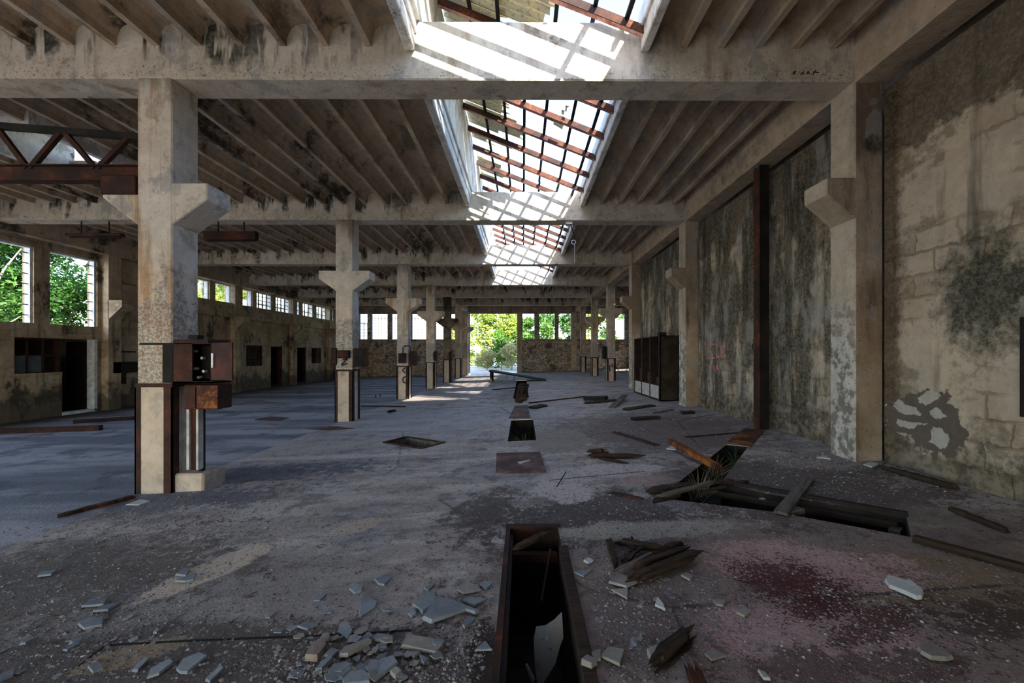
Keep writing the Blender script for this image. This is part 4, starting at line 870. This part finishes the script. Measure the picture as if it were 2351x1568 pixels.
SH = [
 (Z2((1040,1040),(1150,830),(1260,850),(1530,970),(1500,985),(1420,960),(1270,1020),(1120,1080)),'largest pointed grey slate slab left of the near pit','slate',.03,.06),
 (Z2((950,905),(1040,810),(1155,800),(1150,880),(1040,965)),'squarish grey slate leaning behind the largest slab','slate',.03,.03),
 (Z2((1380,860),(1460,830),(1600,850),(1500,910)),'flat grey slate just right of the largest slab','slate',.02,.02),
 (Z2((850,1270),(900,1180),(1240,1230),(1170,1330)),'long rough stone slab with purple tint below the largest slate','slate_warm',.03,.02),
 (Z2((590,1540),(600,1480),(680,1390),(780,1375),(820,1430),(620,1568)),'big five sided slate at the bottom edge, below the long stone slab','slate',.025,.03),
 (Z2((205,1500),(260,1440),(390,1430),(405,1480),(330,1540),(220,1568)),'grey slate at the bottom edge, second from the five sided one','slate',.025,.02),
 (Z2((330,1568),(400,1500),(500,1490),(570,1530),(570,1590),(340,1600)),'rounded slate cut by the bottom edge of the view','slate',.02,.03),
 (Z2((305,1360),(340,1290),(560,1220),(590,1240),(380,1370)),'long sloping grey slate on the rubble strip','slate_warm',.03,.05),
 (Z2((485,980),(490,840),(520,790),(640,860),(620,915),(500,995)),'tall notched slate lying alone on the lilac floor','slate',.012,.01),
 (Z2((290,1130),(310,1070),(370,1060),(420,1130),(380,1195)),'round cut slate sitting on the floor joint','slate',.02,.03),
 (Z2((390,750),(420,715),(520,730),(500,770),(440,790)),'small oval slate above the tall notched one','slate',.02,.012),
 (Z2((615,670),(700,630),(755,665),(700,715),(650,710)),'small hexagonal slate on the lilac floor','slate',.02,.012),
 (Z2((75,850),(110,800),(195,795),(130,850)),'narrow slate sliver left of the notched slate','slate',.012,.01),
 (Z2((580,1200),(640,1150),(720,1160),(700,1200),(640,1215)),'small slate just below the floor joint','slate',.02,.02),
 (Z2((1340,760),(1420,690),(1530,730),(1550,770),(1400,800)),'dusty beige slate nearest the left edge of the pit','slate_warm',.02,.02),
 (Z2((1390,1100),(1440,1000),(1510,1010),(1470,1080),(1410,1130)),'upright slate sliver at the right tip of the largest slab','slate',.02,.05),
 (Z2((1500,1300),(1590,1210),(1650,1300)),'triangular pale slate on the burnt patch beside the pit','slate',.015,.02),
 (Z2((90,1490),(210,1375),(245,1400),(150,1490)),'pair of stacked thin slates at the left of the rubble strip','slate',.04,.02),
 (Z2((920,1310),(1020,1320),(965,1370)),'small triangle of slate under the long stone slab','slate',.02,.02),
 (Z2((1010,1340),(1095,1380),(1050,1425)),'small slate chip right of the slate triangle under the slab','slate',.02,.02),
 (Z2((750,1500),(800,1470),(855,1500),(800,1540)),'beige stone chip right of the five sided slate','slate_warm',.03,.02),
 (Z2((910,970),(960,930),(980,980),(940,1005)),'small slate at the left foot of the squarish slate','slate',.02,.02),
 (Z2((1540,720),(1590,695),(1660,705),(1600,755)),'small slate at the left edge of the pit, behind the beige one','slate',.02,.02),
 (Z2((1050,740),(1145,710),(1090,775)),'small pointed slate behind the squarish slate','slate',.015,.015),
 (Z2((170,1340),(230,1290),(305,1310),(240,1360)),'slate fragment beside the broken brick','slate',.02,.02),
 (Z2((630,1255),(720,1220),(720,1280),(660,1290)),'grey slate chip left of the long stone slab','slate',.02,.02),
 (Z3((950,700),(1040,610),(1200,700),(1110,750)),'dark slate in front of the splintered beam','slate_warm',.022,.03),
 (Z3((970,755),(1120,752),(1115,835)),'slate sliver tucked under the slate by the splintered beam','slate_warm',.015,.01),
 (Z3((880,1350),(950,1270),(1090,1300),(1050,1440)),'four sided slate near the bottom edge, right of the pit','slate_warm',.02,.02),
 (Z3((800,1320),(880,1290),(880,1390),(830,1400)),'small slate touching the four sided one right of the pit','slate_warm',.02,.02),
 (Z3((1800,1330),(1870,1290),(1990,1340),(1860,1385)),'olive grey slate below the pink powder','slate_warm',.015,.012),
 (Z3((640,600),(810,575),(730,640)),'thin pale triangle right of the pit mouth','slate',.012,.012),
 (Z3((1360,900),(1380,840),(1430,900),(1450,950)),'pale upright chip between beam pile and timber stub','bone',.02,.04),
 (Z3((1870,850),(1990,860),(1960,905),(1900,890)),'grey chip on the left part of the crimson powder','slate_warm',.02,.012),
 (Z3((2080,960),(2130,920),(2210,950),(2150,1000)),'grey chip lower on the crimson powder','slate_warm',.02,.012),
 (Z3((1290,1330),(1390,1300),(1420,1340),(1320,1390)),'pale stone beside the timber stub','slate_warm',.05,.02),
 (Z3((710,1430),(760,1385),(850,1420),(800,1460)),'brown stone close to the pit, bottom right side','slate_warm',.05,.02),
 (Z3((1590,640),(1640,610),(1700,640),(1670,680)),'reddish chip between beam pile and pink powder','slate_warm',.02,.02),
 (Z4((1120,680),(1150,655),(1310,710),(1340,705),(1460,810),(1450,860),(1400,860),(1290,800),(1160,740)),'pale bone shaped plaster piece on the right floor','bone',.035,.05),
 (Z4((1410,1300),(1490,1240),(1610,1290),(1720,1370),(1660,1395),(1530,1400),(1440,1350)),'grey plaster piece at the bottom right','slate_warm',.03,.04),
 (Z4((0,1480),(60,1500),(110,1555),(50,1560)),'pale curved sliver at the bottom edge, right of centre','bone',.02,.02),
 (Z1((1175,1490),(1220,1430),(1330,1390),(1380,1410),(1250,1510),(1200,1510)),'large smooth slate at the lower left, right one of two','slate',.02,.02),
 (Z1((980,1550),(1000,1490),(1130,1430),(1155,1460),(1060,1530)),'large smooth slate at the lower left, left one of two','slate',.02,.03),
 (Z1((585,1480),(650,1450),(690,1480),(620,1510)),'small slate left of the two large lower left slates','slate',.02,.02),
 (Z1((540,1080),(590,1040),(720,1010),(690,1060)),'upper slate of the group on the far left grit','slate',.02,.03),
 (Z1((620,1110),(680,1070),(810,1040),(720,1100)),'middle slate of the group on the far left grit','slate',.02,.03),
 (Z1((520,1190),(590,1160),(690,1140),(680,1190),(560,1220)),'lower slate of the group on the far left grit','slate',.02,.02),
 (Z1((250,870),(260,840),(380,825),(340,860)),'flat slate alone on the far left grit','slate',.02,.02),
 (Z1((880,1500),(930,1440),(1000,1425),(920,1500)),'slim slate beside the left large slate','slate',.02,.02),
 (Z1((1370,1560),(1470,1480),(1490,1500),(1400,1575)),'slim slate at the bottom edge right of the large smooth slate','slate',.02,.03),
 (Z1((0,1575),(0,1540),(40,1515),(95,1490),(90,1530)),'slate in the bottom left corner','slate',.02,.02),
 (Z1((1770,1140),(1830,1095),(1850,1100),(1800,1140)),'slim slate on the lilac floor above the joint','slate',.012,.012),
 (Z1((840,385),(940,350),(1000,360),(930,385)),'pale plaster flake at the foot of the nearest left column','bone',.012,.012),
 (Z1((130,1330),(200,1290),(260,1270),(170,1320)),'slim slate at the left edge of the grit','slate',.02,.02),
 (Z1((420,1365),(500,1310),(540,1310),(450,1365)),'slim slate left of the broken floor edge','slate',.015,.02),
 (Z1((1170,860),(1230,820),(1265,830),(1240,860)),'upper curled flake on the yellow floor patch','slate',.02,.03),
 (Z1((1165,905),(1240,880),(1310,850),(1290,890),(1230,905)),'lower curled flake on the yellow floor patch','slate',.02,.03),
 (Z1((1980,1210),(2060,1180),(2120,1190),(2050,1225)),'slate lying on the floor joint, left one','slate',.02,.02),
 (Z1((1020,1245),(1040,1215),(1065,1235),(1045,1250)),'small slate on the dark floor left of the joint','slate',.02,.02)]
for pix, lab, m, th, ti in SH: shard(pix, lab, m, th, ti)
shard(Z2((0,1390),(70,1262),(180,1232),(190,1285),(110,1392)), 'broken brick in the rubble strip at the bottom left','brick',.05,.02,'broken_brick')
for pix, lab in (([(1982,1068),(1998,1062),(2018,1068),(2002,1075)],'pale plaster flake at the foot of the nearest right pilaster'),([(1875,1052),(1890,1048),(1907,1056)],'pale flake below the mouldy wall left of the nearest right pilaster'),
                 ([(1340,1290),(1352,1284),(1362,1292),(1350,1297)],'white pebble right of the pit mouth'),([(1530,1032),(1545,1024),(1552,1034)],'grey slate by the slanted steel channel'),
                 ([(1188,1064),(1215,1058),(1218,1060),(1196,1067)],'pale flake on the cover plate before the pit')): shard(pix, lab, 'bone', .02, .015)
# the many small ones: one shape each of six, copied
protos = []
for i in range(6):
    n = R.choice((4,5,5,6)); P = [(math.cos(6.28*j/n+R.random()*.6)*(.6+.5*R.random()), math.sin(6.28*j/n+R.random()*.6)*(.5+.5*R.random())) for j in range(n)]
    vs = [(x,y,.0) for x,y in P]+[(x*.95,y*.95,.22) for x,y in P]
    me = MB().add(vs,[tuple(range(n-1,-1,-1)),tuple(range(n,2*n))]+[(j,(j+1)%n,(j+1)%n+n,j+n) for j in range(n)]).build('slate_fragment', M['slate' if i < 4 else 'slate_warm'])
    protos.append(me)
used = [False]*6
def frag(u, v, s, label, group, stack=.0):
    i = R.randrange(6); o = protos[i]
    if used[i]: o = o.copy(); COL.objects.link(o)
    used[i] = True; p = fl(u,v); q = R.random()
    o.location = (p.x,p.y,p.z+.003+stack); o.scale = (s,s*(.6+.5*R.random()),s*.38); o.rotation_euler = ((R.random()-.5)*.35,(R.random()-.5)*.35,R.random()*6.28); tag(o,label,'fragment',group)
def inpit(p): return -.18 < p.x < .38 and 1 < p.y < 3.6
ZN = [(830,1500,180,70,.018,.055,80,'small grey slate fragment in the rubble strip left of the near pit','slate fragments left of the near pit'),
      (250,1420,260,150,.012,.035,60,'small slate fragment on the grit at the lower left','slate fragments on the lower left grit'),
      (1480,1400,160,130,.010,.028,45,'small chip on the dark grit right of the near pit','chips right of the near pit'),
      (1250,1150,180,60,.012,.035,25,'pale chip on the dark floor beyond the near pit','chips beyond the near pit'),
      (2000,1110,260,60,.012,.04,25,'pale plaster chip on the floor below the right wall','chips below the right wall')]
for cu,cv,ru,rv,s0,s1,n,lab,grp in ZN:
    k = 0
    while k < n:
        u = cu+R.gauss(0,ru*.5); v = cv+R.gauss(0,rv*.5)
        if not (0 < u < 2351 and 1000 < v < 1565) or inpit(fl(u,v)): continue
        frag(u,v,s0+(s1-s0)*R.random()**2,lab,grp,R.random()*.02 if n == 80 else 0); k += 1
# fine gravel: nobody could count it
def gravel():
    rnd = random.Random(5); mb = MB()
    Zs = [(200,1400,420,220,2600,.004,.012),(850,1520,330,80,2200,.004,.013),(1420,1380,300,200,2600,.004,.010),(1500,1120,330,120,1500,.005,.012),(1900,1100,350,90,1300,.006,.014),(2000,1400,380,160,1500,.004,.010),(400,1180,330,60,1000,.006,.014),(1100,1420,300,120,700,.004,.008),(1350,980,300,60,700,.008,.02),(1880,1050,120,30,400,.008,.02)]
    for cu,cv,ru,rv,n,a,b in Zs:
        for _ in range(n):
            u = rnd.gauss(cu,ru*.55); v = rnd.gauss(cv,rv*.55)
            if not (-60 < u < 2410 and 850 < v < 1620): continue
            p = fl(u,v)
            if inpit(p) or p.x > 4.1 or p.x < -4.2 and p.y > 4 : continue
            if any(pin(p,h) for h in HOLES): continue
            s = a+(b-a)*rnd.random()**2; c, q = math.cos(rnd.random()*6.28), math.sin(rnd.random()*6.28)
            vs = [(p.x+s*(x*c-y*q)*(.7+.6*rnd.random()),p.y+s*(x*q+y*c)*(.7+.6*rnd.random()),p.z+z*s*(.4+.5*rnd.random())) for x,y,z in ((-1,-.7,0),(1,-.8,0),(.8,.9,0),(-.8,.7,0),(.1,0,1))]
            mb.add(vs,[(0,1,4),(1,2,4),(2,3,4),(3,0,4)])
    return mb
def pin(p,h):
    ins = False
    for i in range(len(h)):
        (x1,y1),(x2,y2) = h[i][:2], h[(i+1)%len(h)][:2]
        if (y1 > p.y) != (y2 > p.y) and p.x < (x2-x1)*(p.y-y1)/(y2-y1)+x1: ins = not ins
    return ins
k = Mat('loose_grit'); c = k.vor(60, None, 'F1', 'Color'); g = k.xyz(c)
M['gravel'] = k.done(k.mix(g[0],(.09,.075,.07),k.mix(k.step(g[1],.6,.9),(.22,.19,.175),(.50,.46,.43))),.9)
o = gravel().build('gravel', M['gravel']); tag(o,'fine gravel and grit strewn over the worn floor','gravel',None,'stuff')

# weeds
k = Mat('weed_leaf'); k.done(k.mix(k.noise(9,2),(.03,.07,.018),(.08,.15,.035)),.6); M['weed'] = k.m; M['dry'] = plain('dry_stalk',(.20,.16,.09),.9,.4,20)
def weed(base, n, h, spread, mat, label, w=.012):
    mb = MB()
    for _ in range(n):
        a = R.random()*6.28; r = spread*R.random(); b = base+Vector((math.cos(a)*r*.5,math.sin(a)*r*.5,0)); hh = h*(.5+.6*R.random()); lean = spread*(.4+R.random())
        pts = [b+Vector((math.cos(a)*lean*t*t,math.sin(a)*lean*t*t,hh*t*(1.25-.35*t))) for t in (0,.35,.7,1)]
        s = Vector((-math.sin(a),math.cos(a),0))*w
        for i in range(3):
            e0 = 1-.28*i; e1 = 1-.28*(i+1); mb.add([pts[i]-s*e0,pts[i]+s*e0,pts[i+1]+s*e1,pts[i+1]-s*e1],[(0,1,2,3)])
    o = mb.build('weed_plant', M[mat], loc=base); return tag(o,label,'plant')
weed(Vector((.06,7.25,-.45)),60,.50,.18,'weed','green leafy weed growing inside the rectangular pit',.016)
p = fl(1690,1040); weed(p-Vector((0,0,.22)),24,.30,.22,'weed','green weed in the trench nearest the rusted cover plate',.008)
p = fl(1640,1068); weed(p-Vector((0,0,.20)),60,.30,.25,'dry','dry tangled weed under the slanted steel channel',.006)
p = fl(1605,1100); weed(p-Vector((0,0,.20)),45,.28,.22,'dry','dry weed at the corner of the trench',.006)
p = fl(1590,1128); weed(p-Vector((0,0,.20)),12,.22,.2,'weed','sparse green weed at the left mouth of the trench',.008)
# ------------------------------------------------------------------ outside
g = MB()
for x0,x1,y0,y1 in ((-70,XL-3.3,YB-40,YE+.3),(XL-3.3,XL-.3,YB-40,9.1),(XL-3.3,XL-.3,13.4,17.4),(XL-3.3,XL-.3,28.3,YE+.3),(12.35,70,YB-40,YE+.3),(XL-.3,12.35,YB-40,YB-.02)): g.add([(x0,y0,-.42),(x1,y0,-.42),(x1,y1,-.42),(x0,y1,-.42)],[(0,1,2,3)])
g.add([(-70,YE+.3,-.22),(70,YE+.3,-.1),(70,120,.6),(-70,120,.5)],[(0,1,2,3)])
struct('ground', g, M['ground'])
# ------------------------------------------------------------------ trees and houses beyond
def leaf_mat(name, a, b):
    k = Mat(name); col = k.mix(k.step(k.noise(1.6,4,.6),.35,.65), a, b); k.set(k.b.inputs['Base Color'], col); k.b.inputs['Roughness'].default_value = .55
    tr = k.n.new('ShaderNodeBsdfTranslucent'); k.set(tr.inputs[0], col); mx = k.n.new('ShaderNodeMixShader'); mx.inputs[0].default_value = .35
    k.t.links.new(k.b.outputs[0], mx.inputs[1]); k.t.links.new(tr.outputs[0], mx.inputs[2]); k.t.links.new(mx.outputs[0], k.n['Material Output'].inputs[0]); return k.m
LM = [leaf_mat('yellow_green_leaf',(.16,.24,.03),(.30,.36,.06)), leaf_mat('mid_green_leaf',(.05,.14,.02),(.13,.25,.04)), leaf_mat('dark_green_leaf',(.02,.075,.012),(.07,.17,.025)), leaf_mat('straw_bush_leaf',(.34,.30,.12),(.42,.40,.18))]
M['bark'] = plain('pale_bark',(.30,.25,.20),.9,.35,9)
def tree(x, y, z, h, r, label, lm, n=2600, leaf=.16, low=.05, rng=None, branches=3):
    rg = random.Random(int(x*31+y*7+h*13)); t = thing('tree' if h > 2.2 else 'bush', (x,y,z), label, 'tree' if h > 2.2 else 'bush')
    vs = []; fs = []; cl = [(x+rg.gauss(0,r*.42), y+rg.gauss(0,r*.42), z+h*(low+(1-low)*rg.random()), r*(.28+.25*rg.random())) for _ in range(16)]
    for _ in range(n):
        cx_, cy_, cz_, cr = rg.choice(cl); d = Vector((rg.gauss(0,1),rg.gauss(0,1),rg.gauss(0,1))).normalized()*cr*(.55+.5*rg.random())
        p = Vector((cx_,cy_,max(z+.05,cz_+d.z*.8)))+Vector((d.x,d.y,0)); a = Vector((rg.gauss(0,1),rg.gauss(0,1),rg.gauss(0,.6))).normalized(); b = a.cross(Vector((rg.gauss(0,1),rg.gauss(0,1),rg.gauss(0,1)))).normalized()
        s = leaf*(.6+.8*rg.random()); i = len(vs); vs += [p-a*s, p+b*s*.42+a.cross(b)*s*.12, p+a*s, p-b*s*.42+a.cross(b)*s*.12]; fs.append((i,i+1,i+2,i+3))
    m = MB(); m.v = [tuple(q) for q in vs]; m.f = fs
    me = m.build('crown', LM[lm], t)
    tr = MB(); tr.tube([(x,y,z-.2),(x+.08,y,z+h*.3),(x-.05,y+.1,z+h*.62)], .05*r, 7, .02*r)
    for i in range(branches): a = i*2.1; tr.tube([(x+.05,y,z+h*(.22+.1*i)),(x+math.cos(a)*r*.35,y+math.sin(a)*r*.35,z+h*(.45+.1*i)),(x+math.cos(a)*r*.6,y+math.sin(a)*r*.6,z+h*(.5+.12*i))], .022*r, 6, .007*r)
    tr.build('trunk', M['bark'], t)
TB = 'yellow green tree filling the '
for x,y,h,r,l,lm,n,lf in ((-3.6,43,5.6,2.2,TB+'left half of the big doorway',0,4200,.17),(-1.6,45,6.0,2.3,TB+'middle of the big doorway',0,4200,.17),(.4,43.5,5.4,2.0,'mid green tree at the right edge of the big doorway',1,3200,.17),
    (-2.0,40.5,3.4,1.2,'green bush with darker leaves in the middle of the doorway',1,1800,.14),(-1.0,38.6,1.9,1.3,'straw coloured bush at the right foot of the doorway view',3,1500,.12),(-3.3,39.2,1.5,1.1,'low straw coloured bush at the left foot of the doorway view',3,1200,.12),
    (2.4,41,5.6,1.9,'green tree behind the first window right of the doorway',1,2600,.17),(4.2,42,5.2,1.9,'dark tree behind the second window right of the doorway',2,2600,.17),(6.4,41,5.8,2.0,'green tree behind the free right columns',0,2600,.17),(8.8,41,5.8,2.0,'green tree behind the far right window',1,2600,.17),(-6.6,46,4.4,1.9,'small green tree left of the doorway, seen through end windows',0,1800,.17)):
    tree(x,y,.1 if y > 32 else -.4,h,r,l,lm,n,lf)
for x,y,h,r,l,lm,n,lf in ((-17.2,16.0,5.2,1.9,'dense dark tree outside the large left window, right half',2,9000,.085),(-17.2,13.6,6.0,2.1,'dense dark tree outside the large left window, left half',2,9000,.085),(-20.2,17.0,6.6,2.6,'second row dark tree behind the large left window',2,7000,.11),(-19.8,26.3,7.4,1.7,'bright green tree seen through the first high window',0,3000,.14),(-20.2,29.2,6.6,1.7,'bright green tree seen through the second high window',0,3000,.14),(-28.5,38,8.2,2.2,'tree rising behind the near end of the pale house',1,2600,.2),(-28.5,43,8.4,2.2,'tree rising behind the far end of the pale house',1,2600,.2)):
    tree(x,y,-.4,h,r,l,lm,n,lf,.2,None,6)
t = thing('pale_house', (-24,48,-.4), 'long low pale house seen through the high left windows', 'house')
MB().box(-26,-22,35.5,62,-.4,5.6).build('wall', M['house'], t); MB().box(-26.3,-21.8,35.3,62.2,5.6,5.85).build('roof', M['crate_white'], t)
t = thing('white_house', (-12,52,0), 'white house seen through the end windows left of the doorway', 'house')
MB().box(-18,-7.4,50,56,-.1,5.6).build('wall', M['house'], t); MB().prism([(-18.3,49.7,5.6),(-7.1,49.7,5.6),(-7.1,49.7,5.9),(-18.3,49.7,5.9)],(0,6.6,0)).build('roof', M['house'], t)
